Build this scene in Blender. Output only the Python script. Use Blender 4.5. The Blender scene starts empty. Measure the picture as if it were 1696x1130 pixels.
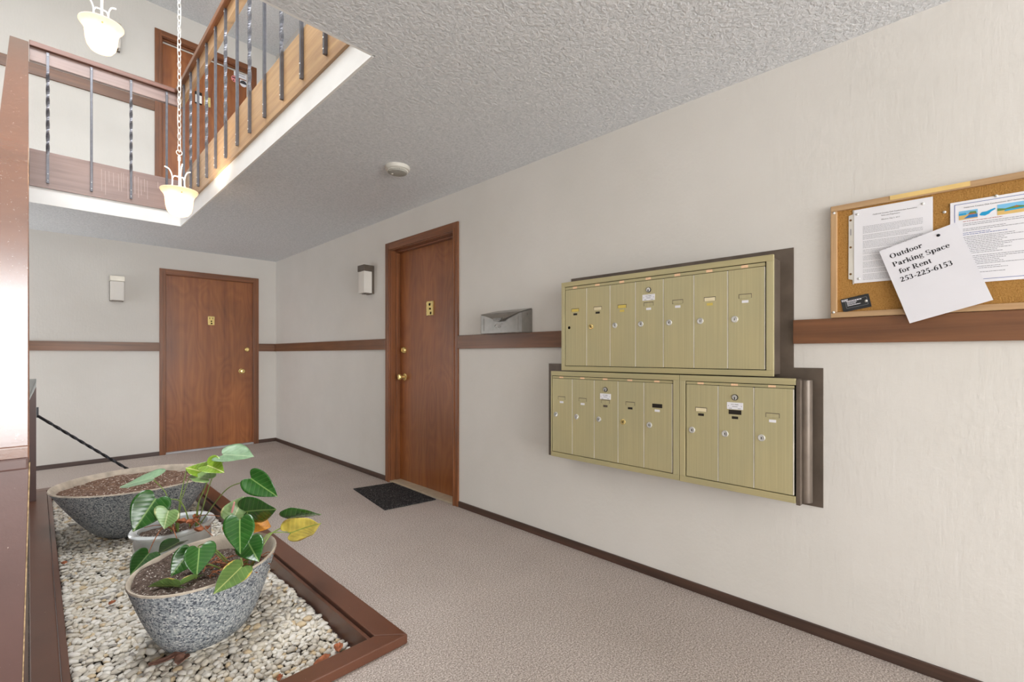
import bpy, bmesh, math, random
import numpy as np
from mathutils import Vector, Matrix
C = bpy.context.scene.collection
SC = bpy.context.scene
PI = math.pi
rnd = random.Random(7)

# ------------------------------------------------------------------ camera, world, lights, exposure
cam_d = bpy.data.cameras.new('camera')
cam_d.sensor_width = 36.0
cam_d.lens = 772 / 1696 * 36.0
cam_d.shift_y = 23 / 1696
cam_d.clip_start = 0.02
cam = bpy.data.objects.new('camera', cam_d); C.objects.link(cam)
cam.location = (0, 0, 1.156)
cam.rotation_euler = (PI / 2, 0, -math.radians(45.588))
SC.camera = cam

world = bpy.data.worlds.new('daylight'); SC.world = world
world.use_nodes = True
bg = world.node_tree.nodes['Background']
bg.inputs[0].default_value = (0.95, 0.975, 1.0, 1)
bg.inputs[1].default_value = 2.6

def area(name, loc, rot, sx, sy, power, col=(1, 1, 1)):
    l = bpy.data.lights.new(name, 'AREA'); l.shape = 'RECTANGLE'; l.size = sx; l.size_y = sy
    l.energy = power; l.color = col
    o = bpy.data.objects.new(name, l); C.objects.link(o); o.location = loc; o.rotation_euler = rot
    return o
# daylight through the open entry, the window over it and the skylight of the stairwell
area('entry_daylight', (0.4, -4.7, 1.2), (PI / 2, 0, 0), 3.2, 2.2, 150, (1.0, 0.985, 0.96))
area('upper_window_daylight', (0.4, -4.7, 3.95), (PI / 2, 0, 0), 3.2, 2.0, 50, (1.0, 0.99, 0.97))
area('corridor_fill_light', (-1.4, 6.1, 1.0), (0, -PI / 2, 0), 1.7, 0.9, 5, (1.0, 0.99, 0.97))  # added fill to brighten the back wall, no known opening there
area('skylight_daylight', (0.1, 3.0, 5.28), (0, 0, 0), 1.9, 2.0, 94, (0.97, 0.985, 1.0))

vs = SC.view_settings
vs.view_transform = 'Standard'; vs.look = 'None'; vs.gamma = 1.0; vs.use_curve_mapping = False
vs.exposure = 0.47
SC.cycles.max_bounces = 10; SC.cycles.diffuse_bounces = 6
SC.cycles.sample_clamp_indirect = 6.0

# ------------------------------------------------------------------ helpers
def lin(h):
    if not isinstance(h, str): return tuple(h) + ((1,) if len(h) == 3 else ())
    v = [int(h[i:i + 2], 16) / 255 for i in (0, 2, 4)]
    return tuple(c / 12.92 if c <= .04045 else ((c + .055) / 1.055) ** 2.4 for c in v) + (1,)

class MB:
    def __init__(s): s.v = []; s.f = []; s.m = []; s.cur = 0
    def add(s, vs_, fs, m=None):
        n = len(s.v); s.v += [tuple(p) for p in vs_]
        for f in fs: s.f.append([i + n for i in f]); s.m.append(s.cur if m is None else m)
        return s
    def box(s, x0, x1, y0, y1, z0, z1, m=None):
        return s.add([(x, y, z) for z in (z0, z1) for y in (y0, y1) for x in (x0, x1)],
                     [(0, 2, 3, 1), (4, 5, 7, 6), (0, 1, 5, 4), (2, 6, 7, 3), (0, 4, 6, 2), (1, 3, 7, 5)], m)
    def hexa(s, p, m=None):     # 8 points: bottom ring 4, top ring 4
        return s.add(p, [(3, 2, 1, 0), (4, 5, 6, 7), (0, 1, 5, 4), (1, 2, 6, 5), (2, 3, 7, 6), (3, 0, 4, 7)], m)
    def prism(s, pts, d, m=None):  # planar polygon extruded by the vector d
        n = len(pts); d = Vector(d)
        q = [Vector(p) for p in pts]
        return s.add(q + [p + d for p in q], [tuple(reversed(range(n))), tuple(range(n, 2 * n))] +
                     [(i, (i + 1) % n, (i + 1) % n + n, i + n) for i in range(n)], m)
    def cyl(s, a, b, r, r2=None, seg=16, m=None):
        a = Vector(a); b = Vector(b); r2 = r if r2 is None else r2
        ax = (b - a).normalized(); u = ax.orthogonal().normalized(); w = ax.cross(u)
        ring = lambda c, q: [c + (u * math.cos(2 * PI * i / seg) + w * math.sin(2 * PI * i / seg)) * q for i in range(seg)]
        return s.add(ring(a, r) + ring(b, r2), [(i, (i + 1) % seg, (i + 1) % seg + seg, i + seg) for i in range(seg)] +
                     [tuple(reversed(range(seg))), tuple(range(seg, 2 * seg))], m)
    def rev(s, prof, a, ax, seg=24, m=None):   # profile (r, h) round the axis ax from point a
        a = Vector(a); ax = Vector(ax).normalized(); u = ax.orthogonal().normalized(); w = ax.cross(u)
        V = []; F = []
        for r, h in prof:
            V += [a + ax * h + (u * math.cos(2 * PI * i / seg) + w * math.sin(2 * PI * i / seg)) * r for i in range(seg)]
        for k in range(len(prof) - 1):
            F += [(k * seg + i, k * seg + (i + 1) % seg, (k + 1) * seg + (i + 1) % seg, (k + 1) * seg + i) for i in range(seg)]
        return s.add(V, F, m)
    def tube(s, path, r, seg=8, m=None, closed=False):
        P = [Vector(p) for p in path]; n = len(P); V = []; F = []
        up = None
        for i, p in enumerate(P):
            if closed: t = P[(i + 1) % n] - P[i - 1]
            else: t = P[min(i + 1, n - 1)] - P[max(i - 1, 0)]
            t.normalize()
            if up is None: up = t.orthogonal().normalized()
            up = (up - t * up.dot(t)).normalized(); w = t.cross(up)
            rr = r[i] if isinstance(r, (list, tuple)) else r
            V += [p + (up * math.cos(2 * PI * j / seg) + w * math.sin(2 * PI * j / seg)) * rr for j in range(seg)]
        for i in range(n if closed else n - 1):
            a = i * seg; b = ((i + 1) % n) * seg
            F += [(a + j, a + (j + 1) % seg, b + (j + 1) % seg, b + j) for j in range(seg)]
        if not closed: F += [tuple(reversed(range(seg))), tuple(range((n - 1) * seg, n * seg))]
        return s.add(V, F, m)

OFF = {}
def spline(P, n=6):
    P = [Vector(p) for p in P]; Q = [P[0]] + P + [P[-1]]; out = []
    for i in range(1, len(Q) - 2):
        a, b, c, d = Q[i - 1:i + 3]
        for k in range(n):
            t = k / n
            out.append(.5 * (2 * b + (c - a) * t + (2 * a - 5 * b + 4 * c - d) * t * t + (3 * b - a - 3 * c + d) * t ** 3))
    return out + [P[-1]]

def link(name, me, parent=None, off=None):
    o = bpy.data.objects.new(name, me); C.objects.link(o)
    if parent is not None: o.parent = parent
    return o
def mesh(name, mb, mats, off=(0, 0, 0), smooth=False, bevel=0, seg=2):
    me = bpy.data.meshes.new(name)
    ox, oy, oz = off
    me.from_pydata([(x - ox, y - oy, z - oz) for x, y, z in mb.v], [], mb.f)
    for m in (mats if isinstance(mats, (list, tuple)) else [mats]): me.materials.append(m)
    me.polygons.foreach_set('material_index', mb.m)
    if bevel:
        bm = bmesh.new(); bm.from_mesh(me)
        bmesh.ops.bevel(bm, geom=[e for e in bm.edges if e.calc_face_angle(0) > .6], offset=bevel, segments=seg, profile=.6, affect='EDGES')
        bm.to_mesh(me); bm.free()
    if smooth:
        me.polygons.foreach_set('use_smooth', [True] * len(me.polygons))
        me.set_sharp_from_angle(angle=math.radians(40))
    me.update()
    return me
def obj(name, mb, mats, parent=None, smooth=False, bevel=0, label=None):
    off = OFF.get(parent.name, (0, 0, 0)) if parent is not None else (0, 0, 0)
    o = link(name, mesh(name, mb, mats, off, smooth, bevel), parent)
    OFF[o.name] = off
    if label: o['label'] = label
    return o
def solo(name, mb, mats, label, cat, loc=None, smooth=False, bevel=0, group=None):   # a thing that is one mesh
    if loc is None:
        a = np.array(mb.v); loc = (float(a[:, 0].mean()), float(a[:, 1].mean()), float(a[:, 2].min()))
    o = link(name, mesh(name, mb, mats, loc, smooth, bevel)); o.location = loc; OFF[o.name] = tuple(loc)
    o['label'] = label; o['category'] = cat
    if group: o['group'] = group
    return o
def thing(name, label, cat, loc, group=None):
    o = bpy.data.objects.new(name, None); C.objects.link(o); o.location = loc; OFF[o.name] = tuple(loc)
    o.empty_display_size = .05
    o['label'] = label; o['category'] = cat
    if group: o['group'] = group
    return o
def struct(name, mb, mats, parent=None, bevel=0, smooth=False):
    o = obj(name, mb, mats, parent, smooth, bevel)
    if parent is None: o['kind'] = 'structure'
    return o
def hold(name):       # an Empty for a piece of the setting that has parts
    o = bpy.data.objects.new(name, None); C.objects.link(o); o['kind'] = 'structure'; OFF[o.name] = (0, 0, 0)
    return o

# ------------------------------------------------------------------ materials
def base_mat(name):
    m = bpy.data.materials.new(name); m.use_nodes = True
    nt = m.node_tree; return m, nt, nt.nodes['Principled BSDF']
def N(nt, t, **k):
    n = nt.nodes.new(t)
    for a, b in k.items():
        if a[0] == '_': n.inputs[int(a[1:])].default_value = b
        elif a == 'inp':
            for q, v in b.items(): n.inputs[q].default_value = v
        else: setattr(n, a, b)
    return n
def coords(nt, scale=(1, 1, 1), rot=(0, 0, 0), kind='Object'):
    tc = N(nt, 'ShaderNodeTexCoord'); mp = N(nt, 'ShaderNodeMapping')
    mp.inputs['Scale'].default_value = scale; mp.inputs['Rotation'].default_value = rot
    nt.links.new(tc.outputs[kind], mp.inputs[0]); return mp.outputs[0]
def noise(nt, co, scale, detail=3, rough=.5, dist=0):
    n = N(nt, 'ShaderNodeTexNoise'); n.inputs['Scale'].default_value = scale; n.inputs['Detail'].default_value = detail
    n.inputs['Roughness'].default_value = rough; n.inputs['Distortion'].default_value = dist
    nt.links.new(co, n.inputs['Vector']); return n.outputs['Fac']
def ramp(nt, fac, stops, interp='LINEAR'):
    r = N(nt, 'ShaderNodeValToRGB'); r.color_ramp.interpolation = interp
    e = r.color_ramp.elements
    while len(e) < len(stops): e.new(.5)
    for i, (p, c) in enumerate(stops): e[i].position = p; e[i].color = lin(c)
    nt.links.new(fac, r.inputs[0]); return r.outputs[0]
def mixc(nt, fac, a, b, mode='MIX'):
    n = N(nt, 'ShaderNodeMix', data_type='RGBA', blend_type=mode)
    for s, v in ((0, fac), (6, a), (7, b)):
        if hasattr(v, 'links'): nt.links.new(v, n.inputs[s])
        else: n.inputs[s].default_value = v if s == 0 else lin(v)
    return n.outputs[2]
def bump(nt, b, h, strength=.3, dist=.01):
    n = N(nt, 'ShaderNodeBump'); n.inputs['Strength'].default_value = strength; n.inputs['Distance'].default_value = dist
    nt.links.new(h, n.inputs['Height']); nt.links.new(n.outputs[0], b.inputs['Normal'])
def setp(b, rough=.5, metal=0, spec=.5, coat=0, coatr=.1):
    b.inputs['Roughness'].default_value = rough; b.inputs['Metallic'].default_value = metal
    b.inputs['Specular IOR Level'].default_value = spec; b.inputs['Coat Weight'].default_value = coat
    b.inputs['Coat Roughness'].default_value = coatr
def plain(name, col, rough=.5, metal=0, spec=.5, coat=0, var=.06, vs_=8, bmp=0, bs=200, bd=.002, stretch=(1, 1, 1)):
    m, nt, b = base_mat(name); setp(b, rough, metal, spec, coat)
    co = coords(nt, stretch); c = lin(col)
    f = noise(nt, co, vs_, 4)
    dk = tuple(max(0, x * (1 - 2 * var)) for x in c[:3]); lt = tuple(min(1, x * (1 + 2 * var)) for x in c[:3])
    nt.links.new(ramp(nt, f, [(.3, dk), (.7, lt)]), b.inputs['Base Color'])
    if bmp: bump(nt, b, noise(nt, co, bs, 3), bmp, bd)
    return m
def wood(name, c1, c2, axis='z', rough=.4, coat=.25, grain=1.0, figure=False, dark=None):
    m, nt, b = base_mat(name); setp(b, rough, 0, .5, coat, .25)
    long, short = 1.2 * grain, 26 * grain
    sc = {'x': (long, short, short), 'y': (short, long, short), 'z': (short, short, long)}[axis]
    co = coords(nt, sc)
    f = noise(nt, co, 1.0, 6, .62, .6)
    if figure:
        k = {'x': (.9, 5, 5), 'y': (5, .9, 5), 'z': (4.2, 4.2, 1.3)}[axis]
        n1 = noise(nt, coords(nt, k), 1.0, 1.5, .4, .3)
        w = N(nt, 'ShaderNodeMath', operation='MULTIPLY', _1=11.0); nt.links.new(n1, w.inputs[0])
        w2 = N(nt, 'ShaderNodeMath', operation='PINGPONG', _1=.5); nt.links.new(w.outputs[0], w2.inputs[0])
        a = N(nt, 'ShaderNodeMath', operation='MULTIPLY', _1=.22); nt.links.new(w2.outputs[0], a.inputs[0])
        ad = N(nt, 'ShaderNodeMath', operation='MULTIPLY_ADD', _1=.85); nt.links.new(f, ad.inputs[0]); nt.links.new(a.outputs[0], ad.inputs[2])
        f = ad.outputs[0]
    col = ramp(nt, f, [(.28, c1), (.72, c2)])
    big = noise(nt, coords(nt, (1.5, 1.5, 1.5)), 1.3, 2)
    col = mixc(nt, 1.0, col, ramp(nt, big, [(.3, (.84, .84, .84)), (.7, (1.12, 1.1, 1.08))]), 'MULTIPLY')
    nt.links.new(col, b.inputs['Base Color'])
    bump(nt, b, f, .12, .002)
    return m

def wall_mat():
    m, nt, b = base_mat('wall_paint'); setp(b, .75, 0, .25)
    co = coords(nt)
    nt.links.new(ramp(nt, noise(nt, co, 1.1, 4, .6), [(.3, 'D6D3CD'), (.7, 'DFDCD7')]), b.inputs['Base Color'])
    h = noise(nt, coords(nt, (60, 60, 9)), 1.0, 4, .6)
    h2 = noise(nt, co, 45, 3)
    s = N(nt, 'ShaderNodeMath', operation='ADD'); nt.links.new(h, s.inputs[0]); nt.links.new(h2, s.inputs[1])
    bump(nt, b, s.outputs[0], .22, .004); return m
def ceiling_mat():
    m, nt, b = base_mat('popcorn_ceiling'); setp(b, .9, 0, .1)
    co = coords(nt)
    f = noise(nt, co, 66, 3, .55, .5)
    nt.links.new(ramp(nt, f, [(.3, 'CCD0D3'), (.65, 'E4E6E9')]), b.inputs['Base Color'])
    bump(nt, b, f, .75, .008); return m
def carpet_mat():
    m, nt, b = base_mat('carpet'); setp(b, .95, 0, .05)
    co = coords(nt)
    f = noise(nt, co, 165, 3, .8); g = noise(nt, co, 1.6, 4, .6); q = noise(nt, co, 90, 2, .6)
    c = ramp(nt, f, [(.36, '80756E'), (.5, 'B2A69E'), (.64, 'E0D7D0')])
    c = mixc(nt, 1.0, c, ramp(nt, g, [(.3, (.93, .92, .91)), (.7, (1.05, 1.05, 1.05))]), 'MULTIPLY')
    c = mixc(nt, 1.0, c, ramp(nt, q, [(.3, (.9, .9, .9)), (.7, (1.08, 1.08, 1.08))]), 'MULTIPLY')
    nt.links.new(c, b.inputs['Base Color'])
    bump(nt, b, f, .7, .006); return m
def painted_brown(name, c='6A463C', rough=.28, wear=.3, coat=.3):
    m, nt, b = base_mat(name); setp(b, rough, 0, .5, coat, .18)
    co = coords(nt)
    big = noise(nt, co, 4, 4, .6)
    base = ramp(nt, big, [(.3, tuple(x * .88 for x in lin(c)[:3])), (.7, tuple(x * 1.12 for x in lin(c)[:3]))])
    sp = noise(nt, co, 100, 5, .75)
    scr = noise(nt, coords(nt, (90, 12, 40), (.4, .3, .7)), 1.0, 4, .7)
    mk = N(nt, 'ShaderNodeMath', operation='MULTIPLY'); nt.links.new(sp, mk.inputs[0]); nt.links.new(scr, mk.inputs[1])
    k = ramp(nt, mk.outputs[0], [(.43 - .10 * wear, (0, 0, 0)), (.48 - .10 * wear, (1, 1, 1))])
    nt.links.new(mixc(nt, k, base, 'C9B8AA'), b.inputs['Base Color'])
    bump(nt, b, noise(nt, co, 120, 4, .6), .10, .002); return m
def terrazzo_mat():
    m, nt, b = base_mat('exposed_aggregate'); setp(b, .7, 0, .3)
    co = coords(nt)
    v = N(nt, 'ShaderNodeTexVoronoi'); v.inputs['Scale'].default_value = 165; v.inputs['Randomness'].default_value = 1
    nt.links.new(co, v.inputs['Vector'])
    sx = N(nt, 'ShaderNodeSeparateColor'); nt.links.new(v.outputs['Color'], sx.inputs[0])
    c = ramp(nt, sx.outputs[0], [(0, '565C66'), (.14, '80868D'), (.34, 'A2A8AC'), (.62, 'B8BCBE'), (.88, 'D2D3D1')], 'CONSTANT')
    edge = ramp(nt, v.outputs['Distance'], [(.35, (1, 1, 1)), (.75, (.72, .73, .75))])
    nt.links.new(mixc(nt, 1.0, c, edge, 'MULTIPLY'), b.inputs['Base Color'])
    bump(nt, b, v.outputs['Distance'], -.5, .004); return m
def soil_mat(name, c1, c2, fleck, s1=60, s2=190):
    m, nt, b = base_mat(name); setp(b, .95, 0, .1)
    co = coords(nt)
    f = noise(nt, co, s1, 6, .7); g = noise(nt, co, s2, 2, .5)
    c = ramp(nt, f, [(.3, c1), (.7, c2)])
    k = ramp(nt, g, [(.62, (0, 0, 0)), (.66, (1, 1, 1))])
    nt.links.new(mixc(nt, k, c, fleck), b.inputs['Base Color'])
    bump(nt, b, f, .9, .012); return m
def leaf_mat(name, c, vein, edge=None, rough=.28, coat=.4):
    m, nt, b = base_mat(name); setp(b, rough, 0, .5, coat, .15)
    tc = N(nt, 'ShaderNodeTexCoord'); sp = N(nt, 'ShaderNodeSeparateXYZ'); nt.links.new(tc.outputs['UV'], sp.inputs[0])
    a = N(nt, 'ShaderNodeMath', operation='SUBTRACT', _1=.5); nt.links.new(sp.outputs[0], a.inputs[0])
    a2 = N(nt, 'ShaderNodeMath', operation='ABSOLUTE'); nt.links.new(a.outputs[0], a2.inputs[0])
    mid = ramp(nt, a2.outputs[0], [(.008, (1, 1, 1)), (.03, (0, 0, 0))])
    q = N(nt, 'ShaderNodeMath', operation='MULTIPLY_ADD', _1=-.55); nt.links.new(a2.outputs[0], q.inputs[0]); nt.links.new(sp.outputs[1], q.inputs[2])
    q2 = N(nt, 'ShaderNodeMath', operation='MULTIPLY', _1=6.5); nt.links.new(q.outputs[0], q2.inputs[0])
    q3 = N(nt, 'ShaderNodeMath', operation='PINGPONG', _1=.5); nt.links.new(q2.outputs[0], q3.inputs[0])
    lat = ramp(nt, q3.outputs[0], [(.0, (.30, .30, .30)), (.08, (0, 0, 0))])
    vn = mixc(nt, 1.0, mid, lat, 'LIGHTEN')
    co = coords(nt); f = noise(nt, co, 22, 3)
    base = ramp(nt, f, [(.3, tuple(x * .8 for x in lin(c)[:3])), (.7, tuple(min(1, x * 1.2) for x in lin(c)[:3]))])
    col = mixc(nt, vn, base, vein)
    if edge:
        n = noise(nt, co, 30, 3)
        e = N(nt, 'ShaderNodeMath', operation='MULTIPLY_ADD', _1=.3); nt.links.new(n, e.inputs[0]); nt.links.new(tc.outputs['UV'], sp.inputs[0])
        nt.links.new(a2.outputs[0], e.inputs[2])
        k = ramp(nt, e.outputs[0], [(.57, (0, 0, 0)), (.63, (1, 1, 1))])
        col = mixc(nt, k, col, edge)
    nt.links.new(col, b.inputs['Base Color'])
    bump(nt, b, q3.outputs[0], .5, .003); return m
def brushed(name, c, rough=.35, axis=2, metal=.75):
    m, nt, b = base_mat(name); setp(b, rough, metal, .5)
    s = [160, 160, 160]; s[axis] = 2.0
    f = noise(nt, coords(nt, tuple(s)), 1.0, 3, .6); g = noise(nt, coords(nt, (3, 3, 2)), 1.2, 3)
    cc = lin(c)[:3]
    col = ramp(nt, f, [(.3, tuple(x * .93 for x in cc)), (.7, tuple(min(1, x * 1.07) for x in cc))])
    col = mixc(nt, 1.0, col, ramp(nt, g, [(.3, (.93, .95, .98)), (.7, (1.05, 1.03, 1.0))]), 'MULTIPLY')
    nt.links.new(col, b.inputs['Base Color']); bump(nt, b, f, .06, .001); return m

m_wall = wall_mat(); m_ceil = ceiling_mat(); m_carpet = carpet_mat()
m_white = plain('white_fascia_paint', 'EDEDEB', .6, 0, .3, 0, .015, 6, .05, 60)
m_door = wood('door_veneer', '7E4522', 'AC6B37', 'z', .38, .3, .55, True)
m_case = wood('casing_wood', '643B22', '975D34', 'z', .42, .25)
m_casex = wood('casing_wood_across', '643B22', '975D34', 'x', .42, .25)
m_casey = wood('casing_wood_along', '643B22', '975D34', 'y', .42, .25)
m_railx = wood('chair_rail_wood_across', '5E3B23', '835737', 'x', .42, .2)
m_raily = wood('chair_rail_wood_along', '5E3B23', '835737', 'y', .42, .2)
m_base = wood('baseboard_wood_along', '382820', '5A4034', 'y', .5, .15)
m_basex = wood('baseboard_wood_across', '3E3230', '5F504C', 'x', .45, .2)
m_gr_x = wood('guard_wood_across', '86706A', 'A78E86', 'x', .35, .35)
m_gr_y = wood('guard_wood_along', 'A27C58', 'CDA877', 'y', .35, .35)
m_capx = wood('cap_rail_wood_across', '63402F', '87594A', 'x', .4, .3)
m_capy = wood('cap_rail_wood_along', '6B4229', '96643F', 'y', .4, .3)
m_brown = painted_brown('painted_brown_board', '613B29', .38, .1, .15)
m_cap = painted_brown('worn_brown_guard_paint', '78503B', .2, .75, .35)
m_panel = painted_brown('brown_panel_paint', '604540', .4, .3, .15)
m_ply = plain('raw_plywood_edge', 'A38C6C', .8, 0, .2, 0, .25, 90)
m_iron = plain('black_iron', '3A3A3E', .38, .6, .5, 0, .1, 40)
m_irong = plain('grey_iron', '6C6C72', .33, .5, .5, 0, .06, 40)
m_screw = plain('screw_steel', 'E8E6E2', .3, .4)
m_concrete = plain('beige_cast_concrete', 'C4B8A8', .85, 0, .2, 0, .12, 14, .4, 60, .006)
m_terr = terrazzo_mat()
m_soil = soil_mat('dark_potting_soil', '382D27', '85746A', 'DCD5CC', 55, 120)
m_soil2 = soil_mat('brown_potting_soil', '4E382D', 'A08270', 'F0E4D8', 34, 75)
m_dirt = soil_mat('gravel_base_dirt', '4F4740', '8D857A', 'B9B0A3')
m_glaze = plain('pale_blue_glaze', 'DEE4E5', .18, 0, .5, .5, .05, 10)
m_brass = plain('polished_brass', 'EFD68F', .22, .7, .5, 0, .03)
m_hole = plain('dark_void', '0E0C0A', .9, 0, .1)
m_rubber = soil_mat('black_recycled_rubber', '1E1D1E', '3A393A', '97928E')
m_gold = brushed('champagne_anodised', 'BFB68E', .42, 2, .25)
m_goldx = brushed('champagne_anodised_frame', 'BCB288', .42, 1, .25)
m_alu = plain('bright_aluminium', 'EDE8D8', .35, .2)
m_bronze = plain('dark_bronze_metal', '665B51', .38, .3, .5, 0, .1, 12)
m_chrome = plain('lock_chrome', 'DADAD6', .25, .5)
m_paper = plain('white_paper', 'E9E9EE', .7, 0, .3, 0, .01)
m_cream = plain('cream_label', 'E8DCB8', .6, 0, .3, 0, .03)
m_yellow = plain('yellow_label', 'DCC667', .5, 0, .3, 0, .05)
m_peach = plain('peach_label', 'F0CBA4', .5, 0, .3, 0, .04, 120)
m_black = plain('black_label', '2A2520', .5, 0, .3)
m_ink = plain('black_ink', '26262A', .7, 0, .2)
m_grey = plain('grey_ink', '8A8A90', .8, 0, .2)
m_red = plain('red_ink', 'B0504C', .8, 0, .2)
m_blue = plain('blue_ink', '4A5AA0', .7, 0, .2)
m_cork = soil_mat('cork', 'BC8848', 'DCAA64', 'B07C40', 210, 300)
m_oak = wood('pale_oak_frame', 'A8845C', 'C8A880', 'y', .5, .1)
m_oakz = wood('pale_oak_frame_upright', 'A8845C', 'C8A880', 'z', .5, .1)
m_tape = plain('yellowed_tape', 'DFC07C', .35, 0, .5, .2)
m_pin = plain('clear_pin', 'DCDCD8', .15, .3)
m_greym = plain('grey_painted_metal', '837F79', .3, .5, .5, .1, .05, 20)
m_diff = plain('white_acrylic', 'DDD9D2', .35, 0, .5, .2, .01)
m_ivory = plain('ivory_plastic', 'D6D3CA', .5, 0, .4, 0, .02)
m_ivoryd = plain('shaded_grille_plastic', 'A5A39B', .6, 0, .3, 0, .05, 60)
m_fixture = plain('white_enamel', 'F0EEE8', .35, 0, .5, .1, .01)
m_thresh = plain('tan_threshold', 'B5A78F', .55, 0, .4, 0, .06, 20)
m_threshg = plain('aluminium_threshold', 'B5B5B8', .4, .4)
m_deadleaf = plain('dried_leaf', 'A8694A', .8, 0, .2, 0, .3, 40)
m_deadleaf2 = plain('dried_dull_leaf', '8E6A5C', .8, 0, .2, 0, .25, 30)
m_root = plain('dry_stem', 'A2694A', .7, 0, .2, 0, .3, 60)
m_stem = plain('green_stem', '7E9448', .45, 0, .4, 0, .12, 20)
m_pink = plain('pink_spadix', 'E7A6A2', .5)
LEAF = {
    'dark': leaf_mat('leaf_dark', '2F6026', '86A860', None, .22, .5),
    'light': leaf_mat('leaf_light', '7C9C5C', 'B9C792', 'C9CB8C', .4, .2),
    'pale': leaf_mat('leaf_pale', '86A882', 'A9C29C', None, .45, .2),
    'bright': leaf_mat('leaf_bright', '84A832', 'D8DC8E', None, .25, .4),
    'yellow': leaf_mat('leaf_yellow', 'D2BF57', '8FA24A', 'B59A50', .4, .2),
    'orange': leaf_mat('leaf_orange', 'CF8A2C', 'B5742A', '8E5428', .6, .1),
    'olive': leaf_mat('leaf_olive', '5B7A3C', 'A6AE6C', 'D6BE5A', .35, .3)}
def shade_mat():
    m, nt, b = base_mat('lit_glass_shade')
    out = nt.nodes['Material Output']
    d = N(nt, 'ShaderNodeBsdfDiffuse'); d.inputs[0].default_value = lin('F1E3CF')
    t = N(nt, 'ShaderNodeBsdfTranslucent'); t.inputs[0].default_value = lin('FFF0D8')
    co = coords(nt); f = noise(nt, co, 18, 4, .6, .5)
    nt.links.new(ramp(nt, f, [(.3, 'FBE9D0'), (.7, 'FFF4E6')]), t.inputs[0])
    mx = N(nt, 'ShaderNodeMixShader', _0=.6); nt.links.new(d.outputs[0], mx.inputs[1]); nt.links.new(t.outputs[0], mx.inputs[2])
    nt.links.new(mx.outputs[0], out.inputs[0]); return m
m_shade = shade_mat()
m_peb = []
for i, (a, b_) in enumerate((('D2CABA', 'EAE3D5'), ('DFDACF', 'F4F0E8'), ('BFB8AB', 'D8D2C7'), ('CDB793', 'E2CFB0'), ('9A958E', 'B2AEA8'))):
    m, nt, b = base_mat('pebble_stone_%s' % 'abcde'[i]); setp(b, .7, 0, .35)
    f = noise(nt, coords(nt), 45, 4)
    nt.links.new(ramp(nt, f, [(.3, a), (.7, b_)]), b.inputs['Base Color']); m_peb.append(m)

# ------------------------------------------------------------------ the room
D, YB, H, H2, Z2 = 2.254, 6.649, 2.405, 5.17, 2.73
XL, YF = -1.35, -4.6
OX, OY0, OY1 = .98, 1.783, 5.47          # stairwell opening in the lower ceiling
PX0, PX1, PY0, PY1 = .06, .942, 1.69, 5.43  # pit of the planter
b = MB()
b.box(PX1 + .02, D + .2, YF, YB + .2, -.15, 0)
b.box(XL, PX1 + .02, YF, PY0 - .02, -.15, 0)
b.box(XL, PX1 + .02, PY1 + .02, YB + .2, -.15, 0)
b.box(XL, PX0 - .02, PY0 - .02, PY1 + .02, -.15, 0)
struct('floor', b, m_carpet)
b = MB()
b.box(OX + .012, D, YF, YB, H, Z2)
b.box(XL, OX + .012, OY1 + .012, YB, H, Z2)
b.box(XL, OX + .012, YF, OY0 - .012, H, Z2)
struct('ceiling', b, m_ceil)
b = MB()   # upper ceiling with the skylight hole
sx0, sx1, sy0, sy1 = -.9, 1.1, 1.95, 4.05
b.box(XL, D, YF, sy0, H2, H2 + .15); b.box(XL, D, sy1, YB, H2, H2 + .15)
b.box(XL, sx0, sy0, sy1, H2, H2 + .15); b.box(sx1, D, sy0, sy1, H2, H2 + .15)
o = struct('ceiling_upper', b, m_ceil)
# right wall with the doorway
ry0, ry1, rzt = 2.83, 3.765, 2.115
b = MB()
b.box(D, D + .16, YF, ry0, 0, H2); b.box(D, D + .16, ry1, YB + .16, 0, H2); b.box(D, D + .16, ry0, ry1, rzt, H2)
struct('wall_right', b, m_wall)
bx0, bx1, bzt = 1.044, 1.984, 2.1
ux0, ux1, uzt = 1.005, 1.955, 4.84
b = MB()
b.box(XL, bx0, YB, YB + .16, 0, Z2); b.box(bx1, D, YB, YB + .16, 0, Z2); b.box(bx0, bx1, YB, YB + .16, bzt, Z2)
b.box(XL, ux0, YB, YB + .16, Z2, H2); b.box(ux1, D, YB, YB + .16, Z2, H2); b.box(ux0, ux1, YB, YB + .16, uzt, H2)
struct('wall_back', b, m_wall)
b = MB(); b.box(XL - .15, XL, YF, 5.6, 0, H2); b.box(XL - .15, XL, 5.6, YB + .16, 1.95, H2); struct('wall_left', b, m_wall)  # low gap at the far end is added for the corridor fill
# white fascia round the opening
b = MB(); b.box(OX, OX + .012, OY0, OY1 + .012, H, 2.54); struct('trim_1', b, m_white)
b = MB(); b.box(XL, OX, OY1, OY1 + .012, H, 2.54); struct('trim_2', b, m_white)
b = MB(); b.box(XL, OX, OY0 - .012, OY0, H, Z2); struct('trim_3', b, m_white)
# chair rails
RT, RB = 1.303, 1.203
b = MB(); b.box(D - .018, D, YF, .53, RB, RT); struct('trim_4', b, m_raily, bevel=.002)
b = MB(); b.box(D - .018, D, 1.69, 2.768, RB, RT); struct('trim_5', b, m_raily, bevel=.002)
b = MB(); b.box(D - .018, D, 3.825, YB, RB, RT); struct('trim_6', b, m_raily, bevel=.002)
b = MB(); b.box(XL, .991, YB - .018, YB, RB - .003, RT - .006); struct('trim_7', b, m_railx, bevel=.002)
b = MB(); b.box(2.038, D - .018, YB - .018, YB, RB, RT); struct('trim_8', b, m_railx, bevel=.002)
b = MB(); b.box(XL, .945, YB - .018, YB, 3.945, 4.058); struct('trim_9', b, m_railx, bevel=.002)
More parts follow.
